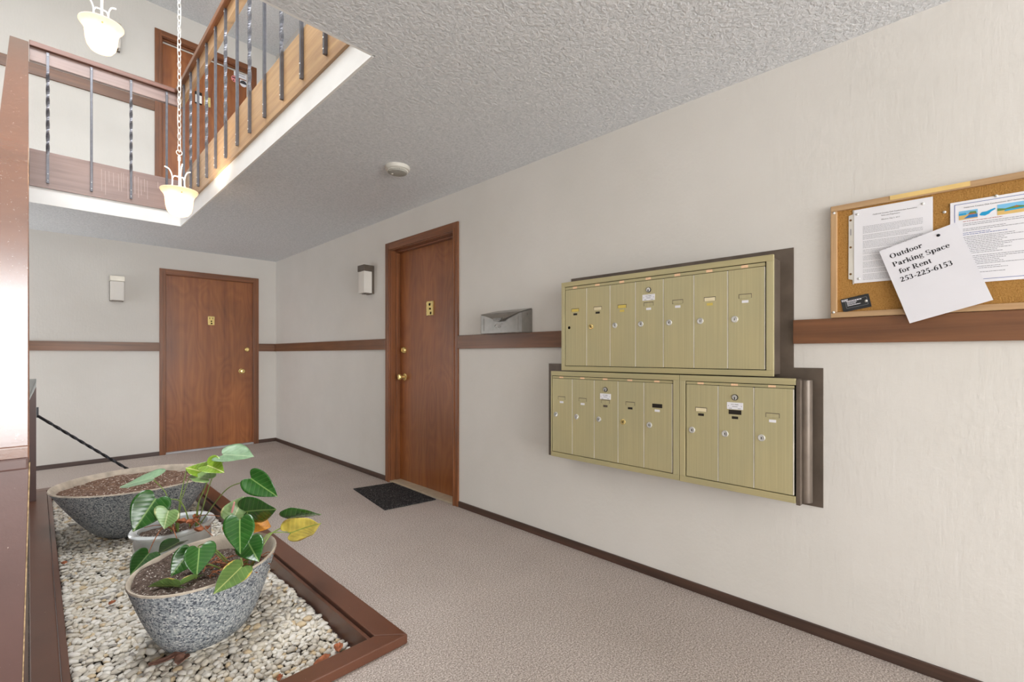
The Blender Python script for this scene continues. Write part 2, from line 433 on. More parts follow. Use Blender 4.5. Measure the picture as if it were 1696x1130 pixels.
# baseboards
b = MB(); b.box(D - .012, D, YF, 2.768, 0, .045); struct('baseboard_right', b, m_base, bevel=.003)
b = MB(); b.box(D - .012, D, 3.825, YB, 0, .045); struct('baseboard_right_far', b, m_base, bevel=.003)
b = MB(); b.box(XL, .991, YB - .012, YB, 0, .045); struct('baseboard_back', b, m_basex, bevel=.003)
b = MB(); b.box(2.038, D - .012, YB - .012, YB, 0, .045); struct('baseboard_back_corner', b, m_base, bevel=.003)

def knob(parent, name, p, ax, big=True):
    b = MB()
    if big:
        b.rev([(.0, .0), (.033, .0), (.034, .004), (.028, .010), (.013, .014), (.011, .030), (.018, .036), (.027, .046), (.029, .056), (.025, .064), (.014, .067), (.0, .067)], p, ax, 24)
    else:
        b.rev([(0, 0), (.030, 0), (.031, .006), (.028, .016), (.023, .022), (.019, .024), (.018, .020), (0, .020)], p, ax, 24)
        b.rev([(0, .0205), (.010, .0205), (.010, .0225), (0, .0225)], p, ax, 16)
    return obj(name, b, m_brass, parent, True)
def keyhole(parent, p, ax):
    b = MB(); b.rev([(0, 0), (.0028, 0), (.0028, .0012), (0, .0012)], p, ax, 8); return obj('keyhole', b, m_hole, parent)

# door 1: right wall.  door 2: back wall.  door 3: upper floor
d1 = hold('door_1')
b = MB(); b.box(D + .095, D + .14, ry0 + .004, ry1 - .004, .014, rzt - .012); slab1 = obj('door_slab', b, m_door, d1, bevel=.002)
def casing(parent, side, a0, a1, zt, w, face, depth, inner_zt):   # side 'x' wall (right) or 'y' wall (back)
    t = .014
    def bx(n, u0, u1, z0, z1, f0, f1, mt):
        q = MB()
        if side == 'x': q.box(f0, f1, u0, u1, z0, z1)
        else: q.box(u0, u1, f0, f1, z0, z1)
        return obj(n, q, mt, parent, bevel=.002)
    z0 = parent.get('z0', 0.0)
    bx('casing', a0 - w, a0 + .006, z0, zt + w, face - t, face, m_case)
    bx('casing', a1 - .006, a1 + w, z0, zt + w, face - t, face, m_case)
    bx('casing', a0 + .006, a1 - .006, zt - .006, zt + w, face - t, face, m_casey if side == 'x' else m_casex)
    for (e0, e1) in ((a0 - .03, a0 + .008), (a1 - .008, a1 + .03)):   # raised back band
        bx('casing_bead', e0 + .012, e1 - .012, z0, zt + .012, face - t - .006, face - t, m_case)
    bx('jamb', a0, a0 + .012, z0, zt, face, face + depth + .05, m_case)
    bx('jamb', a1 - .012, a1, z0, zt, face, face + depth + .05, m_case)
    bx('jamb', a0 + .012, a1 - .012, zt - .012, zt, face, face + depth + .05, m_casey if side == 'x' else m_casex)
    if depth > .06:
        bx('door_stop', a0 + .012, a0 + .024, z0, zt - .012, face + depth - .042, face + depth - .002, m_case)
        bx('door_stop', a1 - .024, a1 - .012, z0, zt - .012, face + depth - .042, face + depth - .002, m_case)
        bx('door_stop', a0 + .024, a1 - .024, zt - .026, zt - .012, face + depth - .042, face + depth - .002, m_casey if side == 'x' else m_casex)
casing(d1, 'x', ry0, ry1, rzt, .058, D, .095, rzt)
b = MB(); b.box(D - .006, D + .15, ry0, ry1, 0, .014); obj('threshold', b, m_thresh, d1, bevel=.003)
k = knob(slab1, 'door_knob', (D + .095, 3.668, .955), (-1, 0, 0)); keyhole(k, (D + .028, 3.668, .955), (-1, 0, 0))
knob(slab1, 'deadbolt', (D + .095, 3.672, 1.199), (-1, 0, 0), False)
b = MB(); b.box(D + .083, D + .095, 3.222, 3.318, 1.492, 1.613); pl = obj('number_plate', b, m_brass, slab1, bevel=.003)
b = MB(); b.cyl((D + .083, 3.268, 1.585), (D + .081, 3.268, 1.585), .012); b.box(D + .081, D + .083, 3.245, 3.262, 1.500, 1.522)
b.cyl((D + .083, 3.262, 1.548), (D + .080, 3.262, 1.548), .009)
obj('door_viewer', b, m_hole, slab1)

d2 = hold('door_2')
b = MB(); b.box(bx0 + .004, bx1 - .004, YB + .035, YB + .08, .02, bzt - .012); slab2 = obj('door_slab', b, m_door, d2, bevel=.002)
casing(d2, 'y', bx0, bx1, bzt, .054, YB, .035, bzt)
b = MB(); b.box(bx0, bx1, YB - .01, YB + .09, 0, .02); obj('threshold', b, m_threshg, d2, bevel=.003)
k = knob(slab2, 'door_knob', (1.848, YB + .035, .947), (0, -1, 0)); keyhole(k, (1.848, YB - .032, .947), (0, -1, 0))
knob(slab2, 'deadbolt', (1.912, YB + .035, 1.226), (0, -1, 0), False)
b = MB(); b.box(1.477, 1.548, YB + .026, YB + .035, 1.523, 1.632); obj('number_plate', b, m_brass, slab2, bevel=.003)
b = MB(); b.cyl((1.513, YB + .026, 1.571), (1.513, YB + .023, 1.571), .009); b.box(1.506, 1.524, YB + .024, YB + .026, 1.536, 1.553)
b.box(1.492, 1.498, YB + .024, YB + .026, 1.598, 1.614); b.box(1.524, 1.530, YB + .024, YB + .026, 1.598, 1.614)
obj('door_viewer', b, m_hole, slab2)

d3 = hold('door_3'); d3['z0'] = Z2
b = MB(); b.box(ux0 + .004, ux1 - .004, YB + .08, YB + .12, Z2 + .01, uzt - .03); slab3 = obj('door_slab', b, m_door, d3, bevel=.002)
casing(d3, 'y', ux0, ux1, uzt, .058, YB, .08, uzt)
b = MB(); b.box(ux0 + .024, ux1 - .024, YB + .068, YB + .078, uzt - .042, uzt - .028); b.box(ux1 - .036, ux1 - .026, YB + .068, YB + .078, Z2 + .05, uzt - .042)
obj('weather_strip', b, m_ivory, d3)
yp = YB + .078
b = MB(); b.cyl((1.785, yp + .001, 4.70), (1.785, yp, 4.70), .043, seg=28); st = obj('round_sticker', b, plain('red_sticker', 'E48C8C', .5), slab3, label='round red and pink sticker')
b = MB(); b.box(1.752, 1.818, yp - .001, yp, 4.705, 4.716); b.box(1.760, 1.775, yp - .001, yp, 4.670, 4.682); b.box(1.795, 1.810, yp - .001, yp, 4.670, 4.682); obj('sticker_print', b, m_ink, st)
b = MB(); b.box(1.772, 1.918, yp, yp + .001, 4.735, 4.835); nt_ = obj('paper_notice', b, m_paper, slab3, label='small white paper notice')
b = MB()
for z in (4.815, 4.79, 4.765): b.box(1.80, 1.90, yp - .001, yp, z, z + .006)
obj('notice_print', b, m_grey, nt_)
b = MB(); b.cyl((1.882, yp + .001, 4.675), (1.882, yp, 4.675), .040, seg=24); b.box(1.842, 1.922, yp, yp + .001, 4.675, 4.722)
st = obj('shield_sticker', b, m_paper, slab3, label='white shield-shaped sticker')
b = MB(); b.box(1.852, 1.912, yp - .001, yp, 4.690, 4.696); b.box(1.858, 1.905, yp - .001, yp, 4.672, 4.678); obj('sticker_print', b, m_grey, st)
b = MB(); b.box(1.350, 1.424, yp - .008, yp + .002, 4.222, 4.370); dv = obj('door_chime', b, m_black, slab3, bevel=.003)
b = MB(); b.box(1.354, 1.421, yp - .012, yp - .008, 4.236, 4.328); obj('chime_plate', b, m_white, dv)
b = MB(); b.box(1.446, 1.515, yp - .008, yp + .002, 4.226, 4.345); obj('number_plate', b, m_brass, slab3, bevel=.003)

# ------------------------------------------------------------------ railings of the upper floor
Zb, Zt = 2.578, 3.655
def bal_plain():
    b = MB(); b.box(-.0085, .0085, -.0085, .0085, 0, Zt - Zb); return mesh('baluster', b, m_irong, bevel=.0012, seg=1)
def bal_twist():
    b = MB(); L = Zt - Zb; n = 64; r = .0118
    V = []; F = []
    for i in range(n + 1):
        z = L * i / n
        t = min(max((z - .24) / (L - .40), 0), 1); a = t * 3.5 * PI + PI / 4
        V += [(r * math.cos(a + k * PI / 2), r * math.sin(a + k * PI / 2), z) for k in range(4)]
    for i in range(n):
        F += [(i * 4 + k, i * 4 + (k + 1) % 4, i * 4 + 4 + (k + 1) % 4, i * 4 + 4 + k) for k in range(4)]
    F += [(3, 2, 1, 0), (n * 4, n * 4 + 1, n * 4 + 2, n * 4 + 3)]
    b.add(V, F); return mesh('baluster', b, m_irong)
me_bp, me_bt = bal_plain(), bal_twist()
b = MB(); b.rev([(.0042, 0), (.0042, .0015), (.0025, .003), (0, .003)], (0, 0, 0), (0, -1, 0), 8)
me_scr = mesh('screw', b, m_screw)
def rail_thing(label, loc, rot, pts, first_twist):
    t = thing('railing', label, 'railing', loc)
    for i, p in enumerate(pts):
        o = link('baluster', me_bt if (i % 2 == 0) == first_twist else me_bp, t)
        o.location = Vector(p) - Vector(loc); o.rotation_euler = (0, 0, rot)
        for z in (.022, .075, 1.055):
            s = link('screw', me_scr, o); s.location = (0, -.0085, z)
    return t
ys = [5.19, 4.915, 4.646, 4.367, 4.10, 3.832, 3.553, 3.29, 3.013, 2.733, 2.455, 2.175, 1.90]
tr = rail_thing('brown wooden railing with iron balusters along the right side of the stairwell opening', (OX, 3.6, 2.54), -PI / 2, [(.956, y, Zb) for y in ys], False)
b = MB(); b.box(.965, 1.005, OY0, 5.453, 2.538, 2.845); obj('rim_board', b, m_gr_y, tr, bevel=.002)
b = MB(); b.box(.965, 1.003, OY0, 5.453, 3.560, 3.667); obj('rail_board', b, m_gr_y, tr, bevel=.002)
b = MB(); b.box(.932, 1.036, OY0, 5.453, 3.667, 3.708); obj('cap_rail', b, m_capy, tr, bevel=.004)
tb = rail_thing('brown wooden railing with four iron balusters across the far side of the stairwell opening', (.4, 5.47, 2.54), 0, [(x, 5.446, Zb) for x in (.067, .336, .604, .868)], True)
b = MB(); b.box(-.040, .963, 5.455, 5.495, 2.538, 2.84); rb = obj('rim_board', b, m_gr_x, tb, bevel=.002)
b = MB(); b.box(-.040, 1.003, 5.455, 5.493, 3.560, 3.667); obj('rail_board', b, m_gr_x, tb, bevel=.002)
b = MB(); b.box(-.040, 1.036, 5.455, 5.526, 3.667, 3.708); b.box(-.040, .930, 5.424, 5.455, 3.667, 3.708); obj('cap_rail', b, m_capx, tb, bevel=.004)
b = MB()   # pale drip stains on the far rim board
r2 = random.Random(3)
for x, h in ((.40, .19), (.425, .21), (.45, .10), (.48, .12), (.515, .15), (.535, .17), (.55, .13), (.58, .20), (.63, .16), (.655, .19), (.675, .14), (.70, .12), (.72, .17), (.80, .06)):
    z1 = 2.80 - r2.random() * .03
    b.add([(x, 5.4545, z1), (x + .004, 5.4545, z1), (x + .006, 5.4545, z1 - h), (x + .002, 5.4545, z1 - h)], [(0, 3, 2, 1)])
obj('drip_stain', b, plain('pale_drip', 'B7A39B', .5), rb)

# ------------------------------------------------------------------ staircase on the left
SY0, SZ0, SY1, SZ1 = 1.48, .955, 5.45, 3.70
sl = (SZ1 - SZ0) / (SY1 - SY0)
def gx(y): return -.0103 - (y - SY0) * (.033 / (SY1 - SY0))
ts = thing('staircase', 'brown-painted closed staircase rising along the left side of the planter', 'staircase', (-.7, 3.2, 0))
w = .105
b = MB()   # sloping cap
b.hexa([(gx(SY0) - w, SY0, SZ0 - .036), (gx(SY0), SY0, SZ0 - .036), (gx(SY1), SY1, SZ1 - .036), (gx(SY1) - w, SY1, SZ1 - .036),
        (gx(SY0) - w, SY0, SZ0), (gx(SY0), SY0, SZ0), (gx(SY1), SY1, SZ1), (gx(SY1) - w, SY1, SZ1)])
obj('guard_cap', b, m_cap, ts, bevel=.003, label='scuffed glossy sloping guard cap')
b = MB()   # panel under the cap
e = .0015
def pz(y): return max(0.0, SZ0 - .036 + (y - SY0) * sl - 1.25)
ya = SY0 + .012; yk = SY0 + (1.25 + .036 - SZ0) / sl
for x0, x1 in ((-w + .004, -e),):
    P_ = [(ya, 0), (yk, 0), (SY1, pz(SY1)), (SY1, SZ1 - .037), (ya, SZ0 - .037 + .012 * sl)]
    b.add([(gx(y) + x0, y, z) for y, z in P_] + [(gx(y) + x1 if z > .3 or y > yk - .01 else gx(y) + x1 - .012, y, z) for y, z in P_],
          [(0, 1, 2, 3, 4), (9, 8, 7, 6, 5), (0, 5, 6, 1), (1, 6, 7, 2), (2, 7, 8, 3), (3, 8, 9, 4), (4, 9, 5, 0)])
obj('guard_panel', b, m_panel, ts)
b = MB()   # end panel that faces the entry, its edge leaning a little
g0 = gx(SY0)
b.hexa([(g0 - w, SY0 - .001, 0), (g0 - .021, SY0 - .001, 0), (g0 - .021, SY0 + .011, 0), (g0 - w, SY0 + .011, 0),
        (g0 - w, SY0 - .001, SZ0 - .037), (g0 - .001, SY0 - .001, SZ0 - .037), (g0 - .001, SY0 + .011, SZ0 - .037), (g0 - w, SY0 + .011, SZ0 - .037)])
obj('end_panel', b, m_panel, ts, bevel=.001)
b = MB()
b.hexa([(g0 - .021, SY0 - .001, 0), (g0 - .0188, SY0 - .001, 0), (g0 - .0188, SY0 + .011, 0), (g0 - .021, SY0 + .011, 0),
        (g0 - .001, SY0 - .001, SZ0 - .037), (g0 + .0012, SY0 - .001, SZ0 - .037), (g0 + .0012, SY0 + .011, SZ0 - .037), (g0 - .001, SY0 + .011, SZ0 - .037)])
obj('plywood_edge', b, m_ply, ts, label='raw chipped plywood edge')
b = MB(); b.box(g0 - w - .01, g0 - .0015, SY0 - .006, SY0 + .004, SZ0 - .050, SZ0 - .024)
obj('nosing', b, m_panel, ts, bevel=.004)
nst = 15
for i in range(nst):
    y0 = SY0 + .06 + i * (SY1 - SY0 - .06) / nst; z1 = (i + 1) * Z2 / nst; dy = (SY1 - SY0 - .06) / nst
    b = MB(); b.box(XL + .02, gx(y0) - w - .004, y0, y0 + dy + .02, z1 - .04, z1); obj('tread', b, m_carpet, ts, bevel=.004)
    b = MB(); b.box(XL + .02, gx(y0) - w - .004, y0 + .02, y0 + .035, z1 - Z2 / nst, z1 - .04); obj('riser', b, m_carpet, ts)

# low brown post with grey sloping top behind the staircase, and the twisted bar
b = MB()
b.hexa([(-.075, 5.10, .038), (0, 5.10, .038), (0, 5.30, .038), (-.075, 5.30, .038), (-.075, 5.10, .70), (0, 5.10, .913), (0, 5.30, .965), (-.075, 5.30, .965)])
for i in range(len(b.m)):
    if i == 1: b.m[i] = 1
solo('newel_post', b, [m_panel, plain('grey_post_top', '9FA09B', .5)], 'low brown post with grey sloping top at the far end of the staircase', 'post', (0, 5.2, .038))
tw = thing('iron_bar', 'twisted black iron bar slanting from the low post down behind the large bowl', 'bar', (.35, 4.95, 0))
b = MB(); b.box(.001, .013, 5.085, 5.10, .675, .755); obj('bracket', b, m_iron, tw, bevel=.001)
b = MB(); V = []; F = []
A_ = Vector((.008, 5.08, .690)); B_ = Vector((.80, 4.82, -.03)); ax = (B_ - A_); Ln = ax.length; ax.normalize(); u = ax.orthogonal().normalized(); w_ = ax.cross(u)
n = 70
for i in range(n + 1):
    t = i / n; a = min(max((t - .06) / .8, 0), 1) * 7 * PI; p = A_ + ax * Ln * t
    V += [p + (u * math.cos(a + k * PI / 2) + w_ * math.sin(a + k * PI / 2)) * .011 for k in range(4)]
for i in range(n): F += [(i * 4 + k, i * 4 + (k + 1) % 4, i * 4 + 4 + (k + 1) % 4, i * 4 + 4 + k) for k in range(4)]
F += [(3, 2, 1, 0), (n * 4, n * 4 + 1, n * 4 + 2, n * 4 + 3)]
b.add(V, F); obj('twisted_rod', b, m_iron, tw)

# ------------------------------------------------------------------ planter box
pb = thing('planter_box', 'low brown-painted wooden frame around the pebble bed', 'planter', (.5, 3.5, 0))
CO, CF = 1.04, 1.605   # outer right and front edges
def curb(name, pts):
    b = MB(); b.prism([(x, y, 0.001) for x, y in pts], (0, 0, .037)); return obj(name, b, m_brown, pb, bevel=.004)
curb('curb_board', [(PX1, PY0), (CO, CF), (CO, 5.54), (PX1, PY1)])
curb('curb_board', [(gx(1.6) + .001, CF), (CO - .0005, CF), (PX1 - .0005, PY0 - .0005), (gx(1.7) + .001, PY0 - .0005)])
curb('curb_board', [(gx(1.7) + .001, PY0), (PX0, PY0), (PX0, PY1), (gx(5.43) + .001, PY1)])
curb('curb_board', [(gx(5.43) + .001, PY1 + .0005), (PX1 - .0005, PY1 + .0005), (CO - .0005, 5.54), (gx(5.43) + .001, 5.54)])
for x0, x1, y0, y1, zt in ((.920, .934, PY0 + .002, PY1 - .002, .026), (PX0 + .002, PX0 + .024, PY0 + .002, PY1 - .002, .030), (PX0 + .024, .920, PY1 - .018, PY1 - .002, .026), (PX0 + .024, .920, PY0 + .002, PY0 + .016, .012)):
    b = MB(); b.box(x0, x1, y0, y1, -.148, zt); obj('liner_board', b, m_brown, pb, bevel=.002)
gx0, gx1, gy0, gy1 = PX0 + .024, .920, PY0 + .016, PY1 - .018
b = MB(); nxx, nyy = 24, 90; V = []; F = []
def gz(x, y): return -.062 + .010 * math.sin(3.1 * x + 1.3 * y) + .008 * math.sin(5.2 * y + 2) + .008 * (x - .5)
for j in range(nyy + 1):
    for i in range(nxx + 1):
        x = gx0 + .003 + (gx1 - gx0 - .006) * i / nxx; y = gy0 + .003 + (gy1 - gy0 - .006) * j / nyy; V.append((x, y, gz(x, y)))
for j in range(nyy):
    for i in range(nxx): a = j * (nxx + 1) + i; F.append((a, a + 1, a + nxx + 2, a + nxx + 1))
b.add([(x, y, z - .014) for x, y, z in V], F)
gravel = solo('gravel_bed', b, m_dirt, 'bed of pale pebbles inside the brown planter frame', 'gravel', (.5, 3.5, -.07), True)
# pebbles
bmi = bmesh.new(); bmesh.ops.create_icosphere(bmi, subdivisions=2, radius=1.0)
ico_v = np.array([v.co[:] for v in bmi.verts]); ico_f = np.array([[v.index for v in f.verts] for f in bmi.faces]); bmi.free()
bmi = bmesh.new(); bmesh.ops.create_icosphere(bmi, subdivisions=1, radius=1.0)
ico1_v = np.array([v.co[:] for v in bmi.verts]); ico1_f = np.array([[v.index for v in f.verts] for f in bmi.faces]); bmi.free()
rg = np.random.default_rng(11)
BOWLS = [(.528, 2.377, .10), (.498, 4.119, .15), (.544, 3.204, .07)]
pts = []
step = .0215
ny_ = int((gy1 - gy0) / step); nx_ = int((gx1 - gx0) / step)
for j in range(ny_ + 1):
    for i in range(nx_ + 1):
        for layer in (0, 1):
            if layer == 1 and rg.random() < .45: continue
            x = gx0 + .008 + (gx1 - gx0 - .016) * (i + (.5 if j % 2 else 0) * .9) / nx_ + rg.normal() * .005
            y = gy0 + .008 + (gy1 - gy0 - .016) * j / ny_ + rg.normal() * .005
            x = min(max(x, gx0 + .019), gx1 - .019); y = min(max(y, gy0 + .019), gy1 - .019)
            if any(math.hypot(x - bx_, y - by_) < br for bx_, by_, br in BOWLS): continue
            if layer == 1 and math.exp(-(((x - .17) / .07) ** 2 + ((y - 2.36) / .16) ** 2)) > rg.random() * .7 or .45 * math.exp(-(((x - .17) / .05) ** 2 + ((y - 2.36) / .13) ** 2)) > rg.random() * 1.3: continue   # bare patch
            s = rg.uniform(.0085, .0165) * (1.15 if rg.random() < .12 else 1)
            pts.append((x, y, gz(x, y) + (.004 if layer == 0 else .014) + rg.uniform(0, .004), s))
def in_view(p): return 588 + 772 * (1.156 - p[2]) / (.7144 * p[0] + .6998 * p[1]) < 1135
pts.sort(key=lambda p: (p[0] ** 2 + p[1] ** 2) + (0 if p[3] > .011 else 2) + (0 if in_view(p) else 50))
def peb_mat_id(): return int(rg.choice(5, p=[.36, .40, .13, .07, .04]))
def peb_shape(v, s):
    q = v * (1 + .16 * np.sin(v[:, [1]] * rg.uniform(1.5, 3) + rg.uniform(0, 6)) + .12 * np.sin(v[:, [0]] * rg.uniform(2, 4) + rg.uniform(0, 6)))
    q = q * np.array([s * rg.uniform(1.0, 1.5), s * rg.uniform(.8, 1.1), s * rg.uniform(.45, .7)])
    a = rg.uniform(0, 2 * PI); t = rg.normal() * .3
    R1 = np.array([[math.cos(a), -math.sin(a), 0], [math.sin(a), math.cos(a), 0], [0, 0, 1]])
    R2 = np.array([[1, 0, 0], [0, math.cos(t), -math.sin(t)], [0, math.sin(t), math.cos(t)]])
    return q @ (R1 @ R2).T
NPEB = 300
protos = []
for k in range(20):
    me = bpy.data.meshes.new('pebble'); me.from_pydata(peb_shape(ico1_v, .013).tolist(), [], ico1_f.tolist())
    me.materials.append(m_peb[peb_mat_id()]); me.polygons.foreach_set('use_smooth', [True] * len(me.polygons)); protos.append(me)
go = OFF[gravel.name]
for p in pts[:NPEB]:
    o = link('pebble', protos[int(rg.integers(20))], gravel); o.location = (p[0] - go[0], p[1] - go[1], p[2] - go[2])
    o.rotation_euler = (0, 0, rg.uniform(0, 2 * PI)); k = p[3] / .013; o.scale = (k, k, k)
rest = pts[NPEB:]
VV = np.concatenate([peb_shape(ico_v if p[1] < 3.4 else ico1_v, p[3]) + np.array(p[:3]) - np.array(go) for p in rest])
FF = []; MI = []; n = 0
for p in rest:
    f = ico_f if p[1] < 3.4 else ico1_f; nv = len(ico_v) if p[1] < 3.4 else len(ico1_v)
    FF.append(f + n); MI += [peb_mat_id()] * len(f); n += nv
FF = np.concatenate(FF)
me = bpy.data.meshes.new('loose_pebbles'); me.vertices.add(len(VV)); me.vertices.foreach_set('co', VV.astype(np.float32).ravel())
me.loops.add(FF.size); me.loops.foreach_set('vertex_index', FF.astype(np.int32).ravel())
me.polygons.add(len(FF)); me.polygons.foreach_set('loop_start', np.arange(0, FF.size, 3, dtype=np.int32))
for m in m_peb: me.materials.append(m)
me.polygons.foreach_set('material_index', MI); me.polygons.foreach_set('use_smooth', [True] * len(FF)); me.update(); me.validate()
o = link('loose_pebbles', me, gravel); o['kind'] = 'stuff'

# ------------------------------------------------------------------ bowls and plants
def bowl(parent, c, rx, ry, rot, zr, zb, br, wall, power, name='bowl', mats=None):
    seg = 56
    prof = [(br * .6, 0, 0), (br * .93, .003, 0)]
    for i in range(1, 13):
        t = i / 12; prof.append((br + (1 - br) * t ** power, (zr - zb) * (.02 + .98 * t), 0))
    prof[-1] = (1.0, (zr - zb) - .008, 0)
    Hh = zr - zb
    def ro(d): return br + (1 - br) * max(0, 1 - d / Hh) ** power
    prof += [(1.0 - .006, Hh - .001, 1), (1 - wall * .5, Hh, 1), (1 - wall, Hh - .004, 1)] + [(ro(d) - wall * 1.1, Hh - d, 1) for d in (.03, .06, .10, .15)]
    b = MB(); V = []
    for r, h, _ in prof:
        for i in range(seg):
            a = 2 * PI * i / seg
            dx, dy = rx * r * math.cos(a), ry * r * math.sin(a)
            V.append((c[0] + dx * math.cos(rot) - dy * math.sin(rot), c[1] + dx * math.sin(rot) + dy * math.cos(rot), zb + h))
    b.v = V
    for k in range(len(prof) - 1):
        for i in range(seg):
            b.f.append([k * seg + i, k * seg + (i + 1) % seg, (k + 1) * seg + (i + 1) % seg, (k + 1) * seg + i]); b.m.append(prof[k + 1][2])
    b.f.append(list(reversed(range(seg)))); b.m.append(0)
    b.f.append(list(range((len(prof) - 1) * seg, len(prof) * seg))); b.m.append(1)
    return obj(name, b, mats or [m_terr, m_concrete], parent, True)
def soil(parent, c, rx, ry, rot, f, mat, seed):
    b = MB(); r_ = random.Random(seed); rings, seg = 12, 48; V = [(c[0], c[1], f(0, 0))]; F = []
    for k in range(1, rings + 1):
        for i in range(seg):
            a = 2 * PI * i / seg; q = k / rings
            dx, dy = rx * q * math.cos(a), ry * q * math.sin(a)
            X, Y = dx * math.cos(rot) - dy * math.sin(rot), dx * math.sin(rot) + dy * math.cos(rot)
            V.append((c[0] + X, c[1] + Y, f(X, Y) + r_.uniform(-.006, .006)))
    F += [(0, 1 + i, 1 + (i + 1) % seg) for i in range(seg)]
    for k in range(rings - 1):
        for i in range(seg):
            a = 1 + k * seg; F.append((a + i, a + seg + i, a + seg + (i + 1) % seg, a + (i + 1) % seg))
    b.add(V, F); return obj('soil', b, mat, parent, True)
HALF = [(0, 0.0), (-.10, .10), (-.19, .26), (-.24, .46), (-.21, .68), (-.10, .87), (.06, .98), (.24, 1.0), (.42, .88), (.60, .66), (.77, .40), (.91, .15), (1, 0)]
def leaf_mesh(parent, kind, A, T, W, fold, seed, name='leaf'):
    r_ = random.Random(seed)
    A, T, W = Vector(A), Vector(T), Vector(W); U = T - A; L = U.length
    Nn = U.cross(W).normalized()
    if Nn.z < 0: Nn = -Nn
    b = MB(); uv = []; cols = [-1, -.66, -.33, 0, .33, .66, 1]; V = []
    ph = r_.uniform(0, 6)
    for (u, v) in HALF:
        mu = max(u, 0) if u > 0 else u * .15
        for c in cols:
            a = abs(c); uu = mu + (u - mu) * a; vv = v * c
            p = A + U * uu + W * vv
            h = fold * W.length * abs(vv) ** 1.4 - .10 * L * (uu ** 2) * .6 + .018 * L * math.sin(14 * uu + ph) * a
            if kind in ('yellow', 'orange'): h += .05 * L * math.sin(9 * uu + ph + 2 * c) * a
            V.append(p + Nn * h); uv.append((.5 + .5 * vv, uu))
    n = len(cols); F = []
    for i in range(len(HALF) - 1):
        for j in range(n - 1): F.append((i * n + j, i * n + j + 1, (i + 1) * n + j + 1, (i + 1) * n + j))
    b.add(V, F)
    off = OFF[parent.name]; me = mesh(name, b, LEAF[kind], off, False)
    ul = me.uv_layers.new(name='UVMap')
    for lp in me.loops: ul.data[lp.index].uv = uv[lp.vertex_index]
    me.polygons.foreach_set('use_smooth', [True] * len(me.polygons))
    o = link(name, me, parent); OFF[o.name] = off
    md = o.modifiers.new('sub', 'SUBSURF'); md.levels = 1; md.render_levels = 1
    sd = o.modifiers.new('thick', 'SOLIDIFY'); sd.thickness = .0012
    return o
def stem(parent, P_, r=.0028, mat=None, name='stem'):
    b = MB(); q = spline(P_, 5); b.tube(q, [r * (1.25 - .5 * (1 - i / len(q))) for i in range(len(q))], 6); return obj(name, b, mat or m_stem, parent, True)
LBL = {'yellow': 'yellowed leaf with green midrib', 'orange': 'dry orange leaf', 'pale': 'pale dusty green leaf', 'bright': 'bright young leaf', 'light': 'light green leaf', 'olive': 'olive leaf with yellow edge'}

zb = -.066
fb = thing('bowl_planter', 'nearest grey speckled stone bowl on the pebbles holding a leafy plant', 'planter', (.515, 2.385, zb), 'stone bowl planters')
del fb['group']
FB = (.528, 2.377); bowl(fb, FB, .319, .246, math.radians(41), .262, zb, .46, .038, .58)
soil(fb, FB, .300, .230, math.radians(41), lambda X, Y: .244 - .055 * max(0, X * .8 + .05) / .2 + .012 * math.sin(20 * X) * math.sin(17 * Y), m_soil, 1)
FRONT = [
    ('light', (0.684, 2.589, 0.358), (0.730, 2.599, 0.447), (0.059, -0.018, -0.026), 0.20),
    ('dark', (0.730, 2.542, 0.383), (0.819, 2.393, 0.413), (0.030, 0.010, -0.074), 0.10),
    ('orange', (0.755, 2.544, 0.306), (0.825, 2.501, 0.295), (0.036, 0.034, 0.027), 0.20),
    ('dark', (0.627, 2.289, 0.423), (0.605, 2.212, 0.310), (0.053, -0.040, -0.000), 0.20),
    ('dark', (0.657, 2.273, 0.324), (0.664, 2.166, 0.275), (0.052, -0.010, 0.023), 0.20),
    ('yellow', (0.835, 2.263, 0.324), (0.926, 2.141, 0.384), (0.040, 0.010, -0.062), 0.15),
    ('dark', (0.853, 2.330, 0.370), (0.952, 2.201, 0.406), (0.045, 0.030, -0.042), 0.30),
    ('olive', (0.569, 2.077, 0.304), (0.464, 2.006, 0.267), (0.037, -0.009, -0.033), 0.20),
    ('dark', (0.442, 2.307, 0.336), (0.378, 2.293, 0.264), (0.032, -0.018, -0.027), 0.25),
    ('dark', (0.469, 2.265, 0.352), (0.449, 2.199, 0.274), (0.060, 0.011, -0.002), 0.35),
    ('olive', (0.382, 2.204, 0.255), (0.314, 2.309, 0.250), (0.015, 0.013, -0.031), 0.30),
    ('olive', (0.448, 2.208, 0.268), (0.385, 2.215, 0.252), (0.027, 0.015, -0.014), 0.20)]
for i, (kd, A, T, W, fo) in enumerate(FRONT):
    o = leaf_mesh(fb, kd, A, T, W, fo, i)
    if kd in LBL: o['label'] = LBL[kd]
